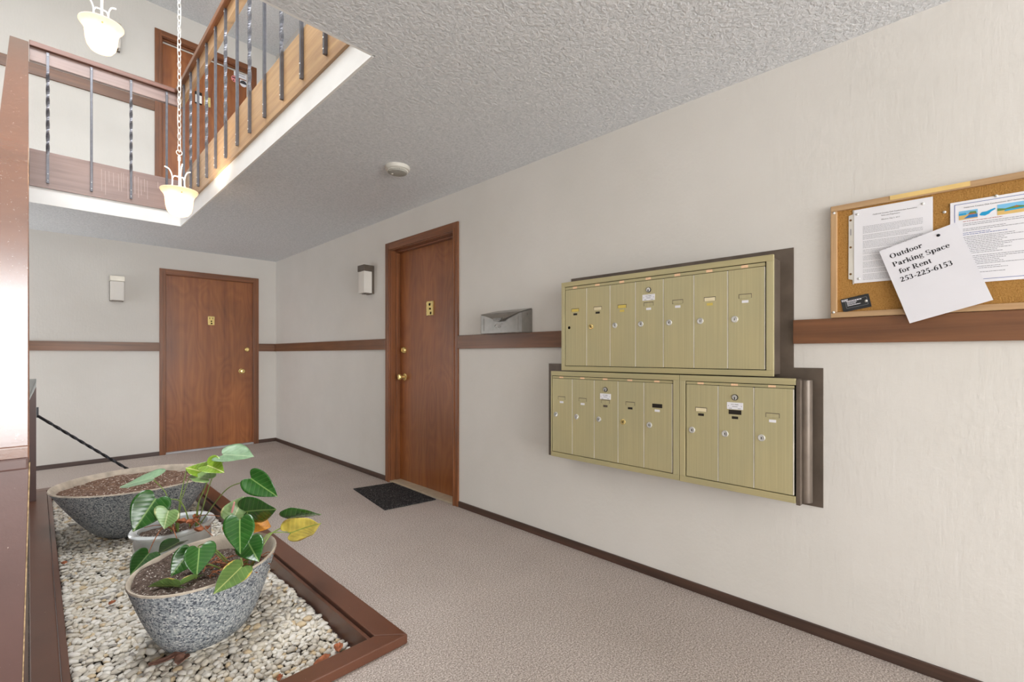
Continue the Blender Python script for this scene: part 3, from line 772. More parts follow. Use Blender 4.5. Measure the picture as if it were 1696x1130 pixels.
for P_ in [
    [(0.684, 2.589, 0.358), (0.680, 2.478, 0.357), (0.667, 2.377, 0.333), (0.657, 2.330, 0.205)],
    [(0.730, 2.542, 0.383), (0.707, 2.480, 0.361), (0.683, 2.389, 0.325), (0.662, 2.325, 0.205)],
    [(0.627, 2.289, 0.423), (0.651, 2.364, 0.415), (0.667, 2.377, 0.361), (0.659, 2.328, 0.205)],
    [(0.657, 2.273, 0.324), (0.664, 2.295, 0.302), (0.665, 2.308, 0.271), (0.658, 2.301, 0.205)],
    [(0.835, 2.263, 0.324), (0.794, 2.304, 0.326), (0.737, 2.305, 0.322), (0.669, 2.289, 0.213)],
    [(0.569, 2.077, 0.304), (0.595, 2.136, 0.293), (0.608, 2.208, 0.292), (0.642, 2.288, 0.206)],
    [(0.442, 2.307, 0.336), (0.476, 2.344, 0.330), (0.531, 2.344, 0.314), (0.607, 2.324, 0.205)],
    [(0.469, 2.265, 0.352), (0.482, 2.323, 0.350), (0.531, 2.344, 0.327), (0.619, 2.326, 0.206)],
    [(0.448, 2.208, 0.262), (0.472, 2.276, 0.264), (0.512, 2.307, 0.266), (0.589, 2.300, 0.207)],
    [(0.853, 2.330, 0.370), (0.825, 2.330, 0.339), (0.756, 2.315, 0.317), (0.678, 2.294, 0.209)]]: stem(fb, P_)
b = MB(); b.tube(spline([(0.668, 2.570, 0.386), (0.672, 2.563, 0.41), (0.676, 2.556, 0.440)], 5), [.0045] * 3 + [.005] * 4 + [.004] * 3 + [.0025], 8); obj('spadix', b, m_pink, fb, True, label='small pink flower spike')
b = MB(); r_ = random.Random(5)   # tangle of dry roots and old stems
for k in range(46):
    a = r_.uniform(0, 2 * PI); q = r_.uniform(0, .12)
    c = Vector((.60 + q * math.cos(a) * 1.1, 2.30 + q * math.sin(a), .226 + r_.uniform(0, .03)))
    d = Vector((r_.uniform(-1, 1), r_.uniform(-1, 1), r_.uniform(-.1, .35))).normalized(); s = Vector((r_.uniform(-1, 1), r_.uniform(-1, 1), .2)) * .02
    b.tube(spline([c - d * .035, c - d * .01 + s, c + d * .015, c + d * .04 - s * .4], 3), .0021, 4)
obj('dry_roots', b, m_root, fb, True)['kind'] = 'stuff'

kb = thing('bowl_planter', 'large far grey speckled stone bowl filled with bare brown soil', 'planter', (.498, 4.119, zb))
bowl(kb, (.498, 4.119), .453, .409, 0, .30, zb, .40, .035, .72)
soil(kb, (.498, 4.119), .428, .386, 0, lambda X, Y: .262 - .018 * (X * X + Y * Y) / .18 * 0 + .014 * math.sin(11 * X + 1) * math.sin(9 * Y), m_soil2, 2)

pt = thing('potted_plant', 'pale blue glazed pot between the two stone bowls holding a straggly leafy plant', 'plant', (.54, 3.2, zb))
b = MB(); PC = (.544, 3.204); seg = 48; V = []
prof = [(.45, 0), (.60, .004), (.72, .05), (.84, .11), (.90, .17), (.90, .215), (.88, .236), (.93, .244), (.99, .252), (1.0, .262), (.97, .270), (.88, .270), (.81, .262), (.79, .245), (.80, .20), (.80, .16)]
for r, h in prof:
    for i in range(seg):
        a = 2 * PI * i / seg; dx, dy = .217 * r * math.cos(a), .184 * r * math.sin(a); ro = math.radians(38)
        V.append((PC[0] + dx * math.cos(ro) - dy * math.sin(ro), PC[1] + dx * math.sin(ro) + dy * math.cos(ro), zb + h))
b.add(V, [(k * seg + i, k * seg + (i + 1) % seg, (k + 1) * seg + (i + 1) % seg, (k + 1) * seg + i) for k in range(len(prof) - 1) for i in range(seg)] + [tuple(reversed(range(seg)))])
obj('pot', b, m_glaze, pt, True)
soil(pt, PC, .170, .144, math.radians(38), lambda X, Y: .165 + .006 * math.sin(30 * X), m_soil, 3)
POT = [
    ('dark', (0.448, 3.144, 0.369), (0.351, 3.100, 0.238), (0.072, -0.028, -0.044), 0.25),
    ('light', (0.496, 3.066, 0.314), (0.463, 2.986, 0.253), (0.046, -0.060, -0.015), 0.20),
    ('pale', (0.469, 3.379, 0.439), (0.327, 3.410, 0.420), (-0.068, -0.074, -0.024), 0.15),
    ('bright', (0.685, 3.187, 0.469), (0.598, 3.191, 0.515), (0.056, 0.043, 0.027), 0.50),
    ('bright', (0.687, 3.100, 0.522), (0.739, 2.990, 0.498), (0.045, 0.025, 0.035), 0.50),
    ('light', (0.675, 3.055, 0.460), (0.610, 3.178, 0.470), (0.045, 0.040, 0.017), 0.20),
    ('pale', (0.769, 3.102, 0.571), (0.910, 3.044, 0.555), (0.066, 0.064, 0.034), 0.20),
    ('dark', (0.785, 2.656, 0.510), (0.868, 2.543, 0.426), (0.040, -0.012, 0.051), 0.30),
    ('dark', (0.392, 2.943, 0.153), (0.320, 2.903, 0.088), (0.048, -0.007, -0.033), 0.30),
    ('dark', (0.504, 2.858, 0.206), (0.425, 2.882, 0.170), (0.045, 0.025, -0.027), 0.30)]
for i, (kd, A, T, W, fo) in enumerate(POT):
    o = leaf_mesh(pt, kd, A, T, W, fo, 50 + i)
    if kd in LBL: o['label'] = LBL[kd]
for P_ in [
    [(0.470, 3.378, 0.439), (0.505, 3.314, 0.392), (0.519, 3.242, 0.346), (0.528, 3.176, 0.17)],
    [(0.605, 3.212, 0.503), (0.588, 3.200, 0.426), (0.563, 3.169, 0.318), (0.549, 3.155, 0.17)],
    [(0.612, 3.176, 0.464), (0.589, 3.171, 0.390), (0.568, 3.164, 0.318), (0.554, 3.150, 0.17)],
    [(0.704, 3.082, 0.512), (0.665, 3.093, 0.390), (0.639, 3.092, 0.318), (0.629, 3.1, 0.17)],
    [(0.677, 3.053, 0.460), (0.651, 3.080, 0.369), (0.634, 3.092, 0.304), (0.627, 3.11, 0.17)],
    [(0.769, 3.102, 0.571), (0.759, 3.098, 0.531), (0.709, 3.105, 0.455), (0.632, 3.11, 0.17)],
    [(0.785, 2.656, 0.510), (0.754, 2.746, 0.481), (0.708, 2.878, 0.412), (0.63, 3.11, 0.17)],
    [(0.448, 3.144, 0.369), (0.483, 3.165, 0.360), (0.566, 3.138, 0.334), (0.61, 3.12, 0.17)],
    [(0.496, 3.066, 0.314), (0.511, 3.093, 0.297), (0.534, 3.113, 0.267), (0.547, 3.157, 0.17)]]: stem(pt, P_)
for P_ in [
    [(0.392, 2.943, 0.153), (0.431, 2.990, 0.216), (0.473, 3.033, 0.25), (0.538, 3.138, 0.18)],
    [(0.504, 2.858, 0.206), (0.500, 2.948, 0.245), (0.510, 3.03, 0.252), (0.543, 3.133, 0.18)],
    [(0.609, 2.665, 0.262), (0.592, 2.853, 0.278), (0.596, 3.0, 0.258), (0.603, 3.12, 0.18)],
    [(0.72, 3.0, 0.25), (0.68, 3.03, 0.26), (0.64, 3.08, 0.25), (0.60, 3.12, 0.18)],
    [(0.40, 3.12, 0.24), (0.45, 3.12, 0.24), (0.50, 3.13, 0.22), (0.54, 3.14, 0.18)]]: stem(pt, P_, .0026, m_root, 'dry_stem')
def dry_leaf(parent, name, c, L, wd, rz, mat, seed, curl=.5, label=None):
    r_ = random.Random(seed); b = MB(); V = []; n = 7; m_ = 5
    for i in range(n):
        t = i / (n - 1)
        for j in range(m_):
            s = j / (m_ - 1) * 2 - 1; ww = wd * math.sin(PI * (.08 + .84 * t)) ** .8
            x = (t - .5) * L; y = s * ww; z = curl * abs(s) ** 2 * ww + curl * .5 * L * (t - .5) ** 2 + r_.uniform(-.004, .004)
            V.append((c[0] + x * math.cos(rz) - y * math.sin(rz), c[1] + x * math.sin(rz) + y * math.cos(rz), c[2] + z))
    b.add(V, [(i * m_ + j, i * m_ + j + 1, (i + 1) * m_ + j + 1, (i + 1) * m_ + j) for i in range(n - 1) for j in range(m_ - 1)])
    if parent is not None: o = obj(name, b, mat, parent, True)
    else: o = solo(name, b, mat, label[0], 'leaf', smooth=True)
    o.modifiers.new('thick', 'SOLIDIFY').thickness = .001
    return o
for k, (x, y, z, L, wd, rz) in enumerate([(.60, 3.03, .235, .07, .022, .4), (.615, 2.98, .20, .07, .02, 1.9), (.56, 3.11, .225, .06, .02, 2.4), (.63, 3.10, .24, .05, .018, .9), (.66, 2.99, .20, .04, .014, 1.2), (.72, 2.86, .21, .06, .02, .8)]):
    dry_leaf(pt, 'dead_leaf', (x, y, z), L, wd, rz, m_deadleaf, 20 + k, 1.0)
for k, (x, y, L, wd, rz, lb, mt) in enumerate([
        (.360, 2.222, .125, .017, .05, 'dull brown curled dead leaf on the pebbles before the nearest bowl', m_deadleaf2),
        (.396, 2.180, .06, .026, .9, 'wide flat dead leaf beside the curled one before the nearest bowl', m_deadleaf2),
        (.862, 1.835, .055, .018, 1.2, 'rusty dead leaf near the front right corner of the pebble bed', m_deadleaf),
        (.782, 1.805, .075, .018, .3, 'long rusty dead leaf along the front curb of the planter', m_deadleaf),
        (.632, 1.825, .035, .010, .9, 'small reddish dead leaf lying at the front curb, left of the rusty ones', m_deadleaf),
        (.258, 2.967, .032, .012, .6, 'tiny orange dead leaf among the pebbles left of the nearest bowl', m_deadleaf),
        (.110, 3.690, .045, .014, 2.0, 'small orange dead leaf near the left curb below the far bowl', m_deadleaf)]):
    dry_leaf(None, 'dead_leaf', (x, y, gz(x, y) + .034), L, wd, rz, mt, 40 + k, .6, (lb,))

# ------------------------------------------------------------------ door mat
b = MB()
b.prism([(1.905, 3.775, .001), (1.809, 3.096, .001), (2.228, 3.028, .001), (2.246, 3.70, .001)], (0, 0, .008))
solo('doormat', b, m_rubber, 'black speckled rubber doormat at the foot of the nearer door', 'mat', (2.05, 3.4, .001), bevel=.003)

# ------------------------------------------------------------------ wall lights
m_nickel = plain('pale_nickel', 'C9C4B8', .35, .3)
def sconce(label, p, ax, mc=None):   # p: centre of back plate on wall, ax: outward normal
    nx, ny = ax; tx, ty = (-ny, nx)
    t = thing('wall_sconce', label, 'wall light', p, 'wall sconces'); del t['group']
    def bx(b, u0, u1, o0, o1, z0, z1):
        P_ = [(p[0] + tx * u + nx * o, p[1] + ty * u + ny * o) for u, o in ((u0, o0), (u1, o0), (u1, o1), (u0, o1))]
        b.hexa([(x, y, p[2] + z0) for x, y in P_] + [(x, y, p[2] + z1) for x, y in P_])
        return b
    obj('back_plate', bx(MB(), -.058, .058, 0, .022, -.135, .135), m_bronze, t, bevel=.002)
    obj('cap', bx(MB(), -.062, .062, .022, .108, .078, .135), mc or m_bronze, t, bevel=.003)
    obj('diffuser', bx(MB(), -.056, .056, .022, .103, -.128, .077), m_diff, t, bevel=.004)
    obj('base', bx(MB(), -.040, .040, .022, .075, -.135, -.129), m_bronze, t)
    return t
sconce('bronze-capped white box wall light beside the nearer door', (D, 4.105, 1.87), (-1, 0))
sconce('white box wall light with pale cap on the far wall left of the far door', (.612, YB, 1.873), (0, -1), m_nickel)
sconce('white box wall light on the upper landing wall behind the upper pendant', (.583, YB, 4.60), (0, -1), m_nickel)

# smoke detector
t = thing('smoke_detector', 'round ivory smoke detector on the lower ceiling', 'detector', (1.68, 2.71, H))
b = MB(); b.rev([(0, 0), (.080, 0), (.081, .008), (.077, .022), (.068, .026), (0, .026)], (1.68, 2.71, H), (0, 0, -1), 40); obj('housing', b, m_ivory, t, True)
b = MB()
for i in range(44):
    a = 2 * PI * i / 44; b.box(1.68 + .0655 * math.cos(a) - .002, 1.68 + .0655 * math.cos(a) + .002, 2.71 + .0655 * math.sin(a) - .002, 2.71 + .0655 * math.sin(a) + .002, H - .036, H - .026)
obj('vent_ribs', b, m_ivory, t)
b = MB(); b.rev([(0, .026), (.060, .026), (.062, .036), (.060, .042), (.05, .045), (0, .046)], (1.68, 2.71, H), (0, 0, -1), 36); obj('cover', b, m_ivoryd, t, True)
b = MB(); b.rev([(0, .045), (.006, .045), (.006, .048), (0, .048)], (1.655, 2.735, H), (0, 0, -1), 12); obj('test_button', b, m_ivory, t, True)

# ------------------------------------------------------------------ pendants
def pendant(label, x, y, z, ztop, nlink, power, name='pendant_light'):
    t = thing(name, label, 'lamp', (x, y, z))
    b = MB()
    prof = [(.002, 0), (.030, .003), (.055, .015), (.072, .040), (.080, .075), (.083, .110), (.086, .135), (.094, .155), (.108, .172), (.114, .182), (.113, .187), (.106, .184), (.090, .160), (.080, .130), (.076, .100), (.071, .065), (.060, .035), (.040, .015), (.002, .008)]
    b.rev(prof, (x, y, z), (0, 0, 1), 48); obj('glass_shade', b, m_shade, t, True)
    b = MB(); b.tube([(x, y, z + .05), (x, y, z + .42)], .0055, 8); b.rev([(0, .40), (.009, .40), (.010, .42), (.006, .44), (0, .44)], (x, y, z), (0, 0, 1), 12)
    obj('stem', b, m_fixture, t, True)
    for k in range(3):
        a = 2 * PI * k / 3 + .55; ca, sa = math.cos(a), math.sin(a)
        q = [(.060, .165), (.052, .19), (.044, .225), (.042, .265), (.046, .30), (.062, .335), (.088, .350)]
        b = MB(); b.tube(spline([(x + r * ca, y + r * sa, z + h) for r, h in q], 4), .0045, 7)
        b.tube([(x, y, z + .285), (x + .03 * ca, y + .03 * sa, z + .290), (x + .042 * ca, y + .042 * sa, z + .272)], .004, 6)
        obj('scroll_arm', b, m_fixture, t, True)
    for k in range(3):
        a = 2 * PI * k / 3 - 1.6; b = MB(); b.rev([(0, 0), (.005, 0), (.005, .003), (0, .005)], (x + .094 * math.cos(a), y + .094 * math.sin(a), z + .152), (math.cos(a), math.sin(a), 0), 8); obj('set_screw', b, m_brass, t)
    zz = z + .44
    b = MB(); b.tube([(x + .017 * math.cos(q), y, zz + .016 + .017 * math.sin(q)) for q in np.linspace(0, 2 * PI, 20)[:-1]], .0028, 6, closed=True); obj('loop_ring', b, m_fixture, t, True)
    zz += .028
    b = MB(); b.tube([(.011 * math.cos(q), 0, .021 * math.sin(q) * (1 if abs(math.sin(q)) < .8 else 1)) for q in np.linspace(0, 2 * PI, 16)[:-1]], .0026, 5, closed=True)
    me = mesh('chain_link', b, m_fixture, smooth=True)
    pitch = (ztop - .02 - zz - .02) / nlink
    for k in range(nlink):
        o = link('chain_link', me, t); o.location = (0, 0, zz + .018 + pitch * k - z); o.rotation_euler = (0, 0, (PI / 2 if k % 2 else 0) + .5)
        o.scale = (1, 1, pitch / .0345)
    b = MB(); q = []
    r_ = random.Random(int(x * 100)); nn = 46
    for k in range(nn + 1):
        zz2 = zz + (ztop - .02 - zz) * k / nn; am = .010 + (.016 if 26 < k < 31 else 0)
        q.append((x + am * math.cos(k * .7), y + am * math.sin(k * .7), zz2))
    b.tube(spline(q, 2), .002, 5); obj('cord', b, m_fixture, t, True)
    b = MB(); b.rev([(0, 0), (.06, 0), (.058, .015), (.02, .028), (0, .03)], (x, y, ztop), (0, 0, -1), 24); obj('canopy', b, m_fixture, t, True)
    b = MB(); b.rev([(0, .05), (.012, .05), (.026, .085), (.03, .105), (.024, .125), (.012, .14), (.0055, .15)], (x, y, z), (0, 0, 1), 16)
    l = bpy.data.lights.new('bulb', 'POINT'); l.energy = power; l.color = (1.0, .89, .74); l.shadow_soft_size = .045
    lo = bpy.data.objects.new('bulb', l); C.objects.link(lo); lo.parent = t; lo.location = (0, 0, .085)
    return t
pendant('lower lit white glass pendant hanging on a chain in front of the opening corner', .71, 4.0, 2.135, H2, 60, 20)
pendant('upper lit white glass pendant above the far railing', .295, 4.0, 3.105, H2, 38, 16)

# ------------------------------------------------------------------ letter box
t = thing('letter_box', 'grey metal wall letter box with envelope-shaped lid above the chair rail', 'mailbox', (D, 2.22, 1.297))
y0, y1, z0, z1, zf, xf = 2.022, 2.412, 1.300, 1.456, 1.430, D - .10
b = MB(); b.prism([(D - .001, y0, z0), (xf, y0, z0), (xf, y0, zf), (D - .001, y0, z1)], (0, y1 - y0, 0)); body = obj('body', b, m_greym, t, bevel=.003)
b = MB()
b.box(xf - .002, xf, y0 + .035, y1 - .03, z0 + .018, z0 + .021); b.box(xf - .002, xf, y0 + .033, y0 + .036, z0 + .018, z0 + .105); b.box(xf - .002, xf, y1 - .032, y1 - .029, z0 + .018, z0 + .105)
obj('embossed_border', b, m_greym, body)
ym = .5 * (y0 + y1) + .01
b = MB()
top = [(D - .004, y0 + .002, z1 + .002), (xf - .003, y0 + .002, zf + .002), (xf - .003, y1 - .002, zf + .002), (D - .004, y1 - .07, z1 + .002)]
b.prism([(p[0], p[1], p[2]) for p in top], (0, 0, .003))
fl = lambda y, dz: (xf - .004 - .30 * dz, y, zf + .003 - dz)
b.prism([fl(y0 + .004, 0), fl(ym - .050, .044), fl(ym - .03, .056), fl(ym + .03, .056), fl(ym + .055, .036), fl(y1 - .004, 0)], (.003, 0, .001))
lid = obj('lid', b, m_greym, t, bevel=.0006)
b = MB()
for k in range(3): b.box(xf - .022 - .003 * k, xf - .014, ym - .042 + .006 * k, ym + .042 - .006 * k, zf - .036 - .008 * k, zf - .030 - .008 * k)
obj('lid_pull', b, m_greym, lid, bevel=.001)
b = MB(); r_ = random.Random(9)
for k in range(14):
    yy = ym + .045 - .085 * r_.random(); zz = zf - .066 - .03 * r_.random(); b.rev([(.004, 0), (.003, .0015), (0, .002)], (xf, yy, zz), (-1, 0, 0), 8)
obj('embossed_ornament', b, m_greym, body, True)
b = MB(); b.cyl((xf + .055, y0, zf - .012), (xf + .055, y0 - .003, zf - .012), .007); obj('hinge_rivet', b, m_greym, t)

# ------------------------------------------------------------------ apartment mailboxes
b = MB()
X0, X1 = D - .006, D - .0005
outline = [(.53, 1.612), (1.705, 1.612), (1.705, 1.102), (1.880, 1.102), (1.880, .530), (.424, .530), (.424, 1.102), (.53, 1.102)]
b.prism([(X0, y, z) for y, z in outline], (X1 - X0, 0, 0))
solo('mailbox_surround', b, m_bronze, 'dark bronze stepped metal surround plate behind the wall mailboxes', 'surround', (D, 1.1, .53), bevel=.001)

def text_mesh(txt, size, p, right, up, mat, name, parent, nrm_off=0.0, sx=1.0):
    cu = bpy.data.curves.new(name, 'FONT'); cu.body = txt; cu.size = size; cu.resolution_u = 2
    tmp = bpy.data.objects.new(name, cu); C.objects.link(tmp)
    dg = bpy.context.evaluated_depsgraph_get(); dg.update()
    me0 = bpy.data.meshes.new_from_object(tmp.evaluated_get(dg))
    C.objects.unlink(tmp); bpy.data.objects.remove(tmp); bpy.data.curves.remove(cu)
    right, up, p = Vector(right), Vector(up), Vector(p); off = Vector(OFF[parent.name])
    for v in me0.vertices: v.co = p + right * v.co.x * sx + up * v.co.y - off
    me0.materials.clear(); me0.materials.append(mat); me0.update()
    o = link(name, me0, parent); OFF[o.name] = tuple(off); return o

def mail_unit(label, xf, y_left, y_right, z0, z1, n, master, doors_yl, doors_yr, zd0, zd1, specs, back=None, open_right=False):
    """y_left > y_right; doors run from left to right in the photograph"""
    loc = (xf, .5 * (y_left + y_right), z0)
    t = thing('mailbox_unit', label, 'mailbox', loc)
    fr = .022
    b = MB(); b.box(xf + .012, D - .006, y_right + .010, y_left - .010, z0 + .006, z1 - .006); obj('housing', b, m_bronze, t, bevel=.002)
    zs1 = z1 - .027; zs0 = zd1 + .002
    fx = xf - .002
    b = MB(); b.box(fx, xf + .012, y_right, y_left, z1 - .026, z1); obj('frame_rail', b, m_goldx, t, bevel=.0015)
    b = MB(); b.box(fx, xf + .012, y_right, y_left, z0, zd0 - .003); obj('frame_rail', b, m_goldx, t, bevel=.0015)
    b = MB(); b.box(fx, xf + .012, doors_yl + .004, y_left, zd0 - .003, z1 - .026); obj('frame_stile', b, m_gold, t, bevel=.0015)
    if not open_right:
        b = MB(); b.box(fx, xf + .012, y_right, doors_yr - .004, zd0 - .003, z1 - .026); obj('frame_stile', b, m_gold, t, bevel=.0015)
    b = MB(); b.box(xf + .010, xf + .0125, doors_yr - .004, doors_yl + .004, zd0 - .003, z1 - .026); obj('frame_back', b, m_hole, t)
    b = MB(); b.box(xf + .001, xf + .010, doors_yr, doors_yl, zs0, zs1 - .002); strip = obj('header_strip', b, m_goldx, t, bevel=.001)
    wd = (doors_yl - doors_yr) / n
    for i in range(n):
        a1 = doors_yl - i * wd; a0 = a1 - wd; yc = .5 * (a0 + a1)
        b = MB(); b.box(xf, xf + .010, yc - .016 + .008, yc + .016 + .008, zs0, zs1 - .003)
        b2 = MB(); b2.box(xf + .0004, xf + .0012, yc - .008, yc + .020, zs0 + .001, zs1 - .003); st = obj('number_label', b2, m_peach, strip)
        b = MB(); b.box(xf + .001, xf + .010, a0 + .0045, a1 - .0008, zd0, zd1); dr = obj('door', b, m_gold, t, bevel=.0012)
        b = MB(); b.box(xf + .0005, xf + .010, a0 + .0008, a0 + .0036, zd0 + .001, zd1 - .001); obj('hinge_edge', b, m_alu, t)
        zc = zd0 + (.312 if i != master else .312)
        yc2 = yc + .004
        slot, stick, lock = specs[i]
        # name slot: recess rim and card
        b = MB(); b.box(xf + .0004, xf + .0012, yc2 - .026, yc2 + .026, zc - .0095, zc + .0095); ns = obj('name_slot', b, m_black if slot == 'k' else m_bronze, dr)
        if slot != 'k':
            b = MB(); b.box(xf - .0002, xf + .0006, yc2 - .0255 + .0015, yc2 + .0235, zc - .0092, zc + .0065); obj('name_card', b, {'y': m_yellow, 'c': m_cream, 'g': m_gold, 'h': m_hole}[slot], dr)
        b = MB(); b.box(xf + .0002, xf + .0012, yc2 - .013, yc2 + .013, zc - .029, zc - .018)
        obj('door_number', b, {'k': m_black, 'w': m_paper, 'y': m_yellow, 'b': m_bronze}[stick], dr)
        yl, zl = a1 - .028, zd0 + .215
        if lock == 'h':
            b = MB(); b.rev([(.0085, 0), (.0085, .0008), (0, .0008)], (xf + .001, yl, zl), (-1, 0, 0), 16); obj('lock_hole', b, m_hole, dr)
        else:
            b = MB(); b.rev([(.0143, 0), (.0143, .003), (.0118, .0045), (.010, .0040), (0, .0040)], (xf + .001, yl, zl), (-1, 0, 0), 20)
            nfc = len(b.f); b.box(xf - .0038, xf - .0031, yl - .0013, yl + .0013, zl - .005, zl + .004, 1)
            obj('lock', b, [m_brass if lock == 'b' else m_chrome, m_hole], dr, True)
        if i == master:
            b = MB(); zl2 = zd1 - .047
            b.rev([(.0130, 0), (.0130, .003), (.011, .0035)], (xf + .001, yc2, zl2), (-1, 0, 0), 22, 1); b.rev([(.0105, 0), (.0105, .0055), (0, .0058)], (xf + .001, yc2, zl2), (-1, 0, 0), 20, 0)
            b.box(xf - .0056, xf - .0047, yc2 - .0016, yc2 + .0016, zl2 - .009, zl2 + .002, 1)
            obj('master_lock', b, [m_chrome, m_hole], dr, True)
            b = MB(); b.box(xf - .0006, xf + .001, yc2 - .033, yc2 + .033, zd1 - .099, zd1 - .069); mp = obj('postal_plate', b, m_paper, dr, bevel=.0005)
            text_mesh('U.S. MAIL', .0075, (xf - .0009, yc2 + .015, zd1 - .080), (0, -1, 0), (0, 0, 1), m_ink, 'plate_lettering', dr)
            b = MB()
            for (u0, u1, v) in ((-.011, .011, .0865), (-.024, -.012, .095), (.012, .024, .095)): b.box(xf - .0009, xf - .0006, yc2 + u0, yc2 + u1, zd1 - v - .001, zd1 - v + .001)
            for u in (-.027, .027): b.cyl((xf - .0006, yc2 + u, zd1 - .084), (xf - .0010, yc2 + u, zd1 - .084), .0016, seg=8)
            obj('plate_fine_print', b, m_grey, dr)
    return t
XU, XLW = D - .14, D - .15
mail_unit('wide upper champagne metal mailbox unit with seven doors', XU, 1.672, .571, 1.067, 1.569, 7, 3, 1.646, .602, 1.095, 1.524,
          [('y', 'k', 'h'), ('c', 'k', 'b'), ('y', 'y', 'c'), ('g', 'w', 'c'), ('g', 'w', 'c'), ('c', 'y', 'c'), ('g', 'w', 'c')])
mail_unit('lower left champagne metal mailbox unit with five doors', XLW, 1.741, .966, .568, 1.062, 5, 2, 1.734, 1.000, .597, 1.020,
          [('g', 'w', 'c'), ('g', 'w', 'c'), ('g', 'b', 'c'), ('g', 'k', 'b'), ('k', 'w', 'c')])
tlr = mail_unit('lower right champagne metal mailbox unit with three doors', XLW, .964, .490, .567, 1.062, 3, 1, .934, .495, .597, 1.020,
          [('c', 'k', 'c'), ('k', 'k', 'c'), ('g', 'w', 'c')], open_right=True)
# bronze side channel of the lower right unit
b = MB(); b.box(XLW + .004, XLW + .035, .474, .489, .560, 1.056); obj('side_channel', b, m_bronze, tlr, bevel=.002)
b = MB(); b.rev([(.001, 0), (.028, 0), (.028, .49), (.001, .49)], (XLW + .070, .474, .564), (0, 0, 1), 16); obj('side_hinge', b, m_bronze, tlr, True)

# ------------------------------------------------------------------ cork board and its papers
XC = D - .022
cb = thing('cork_board', 'oak-framed cork notice board above the chair rail at the right', 'notice board', (D, 0, 1.303))
cy1, cy0, cz0, cz1 = .396, -.52, 1.304, 1.750
b = MB(); b.box(XC + .0075, D - .001, cy0 + .01, cy1 - .01, cz0 + .01, cz1 - .01); obj('cork_panel', b, m_cork, cb)
fw = .022
def fr_piece(y0, y1, z0, z1, m_, nm='frame_piece'):
    b = MB(); b.box(XC - .003, D - .001, y0, y1, z0, z1); return obj(nm, b, m_, cb, bevel=.003)
fr_piece(cy1 - fw, cy1, cz0 + fw, cz1 - fw, m_oakz); fr_piece(cy0, cy0 + fw, cz0 + fw, cz1 - fw, m_oakz)
fr_piece(cy0, cy1, cz0, cz0 + fw, m_oak); fr_piece(cy0, cy1, cz1 - fw, cz1, m_oak)
b = MB(); b.box(XC - .0045, XC - .003, -.004, .210, cz1 - .017, cz1 - .001); obj('tape_strip', b, m_tape, cb, label='strip of yellowed tape on the top rail')

def words(b, x, u0, u1, z, h, r_, gap=.35, frac=1.0):
    """row of word-length dashes between y=u0 (left) and y=u1 (right), u0>u1"""
    y = u0; end = u0 + (u1 - u0) * frac
    while y > end:
        L = h * r_.uniform(1.2, 5.2); e = max(y - L, end)
        b.add([(x, y, z), (x, e, z), (x, e, z + h), (x, y, z + h)], [(0, 1, 2, 3)])
        y = e - h * r_.uniform(.5, .9)
def rel(o, b):
    off = OFF[o.name]; b.v = [tuple(np.array(p)) for p in b.v]; return b
XP = XC + .004
# rules sheet in a plastic sleeve
b = MB(); b.box(XP, XP + .0012, .091, .320, 1.435, 1.721)
rs = solo('rules_sheet', b, m_paper, 'white printed rules sheet in a plastic sleeve on the left of the notice board', 'paper', (XP, .205, 1.435))
b = MB(); b.prism([(XP + .0012, .3205, 1.722), (XP + .0012, .324, 1.722), (XP + .0012, .324, 1.706), (XP + .0012, .337, 1.702), (XP + .0012, .338, 1.454), (XP + .0012, .325, 1.450), (XP + .0012, .324, 1.432), (XP + .0012, .3205, 1.432)], (.0008, 0, 0))
sv = obj('sleeve_strip', b, plain('clear_plastic_sleeve', 'D3CFC6', .25, 0, .5, .3), rs)
b = MB()
for z in (1.684, 1.578, 1.473): b.cyl((XP + .0012, .331, z), (XP + .0009, .331, z), .0042, seg=14)
obj('punch_hole', b, plain('hole_shadow', '6E4E28', .9), rs)
b = MB(); b.box(XP + .0009, XP + .0012, .329, .332, 1.625, 1.650); obj('sleeve_mark', b, m_grey, rs)
xt = XP - .0004
text_mesh('Oakbrook Country Club Condominium Association', .0062, (xt, .262, 1.690), (0, -1, 0), (0, 0, 1), m_ink, 'heading_text', rs, sx=.98)
text_mesh('Rules and Regulations', .0062, (xt, .236, 1.681), (0, -1, 0), (0, 0, 1), m_ink, 'heading_text', rs)
text_mesh('Effective: May 2, 2017', .0062, (xt, .236, 1.666), (0, -1, 0), (0, 0, 1), m_ink, 'heading_text', rs)
b = MB(); r_ = random.Random(2); z = 1.650
for para in (6, 4, 6, 4, 4, 5, 3, 5):
    for k in range(para):
        words(b, xt, .292, .118, z, .0015, r_, frac=1.0 if k < para - 1 else r_.uniform(.2, .8)); z -= .0049
    z -= .004
    if z < 1.455: break
o = obj('body_text', b, plain('light_grey_ink', 'A6A6AA', .8, 0, .2), rs); o['kind'] = 'stuff'
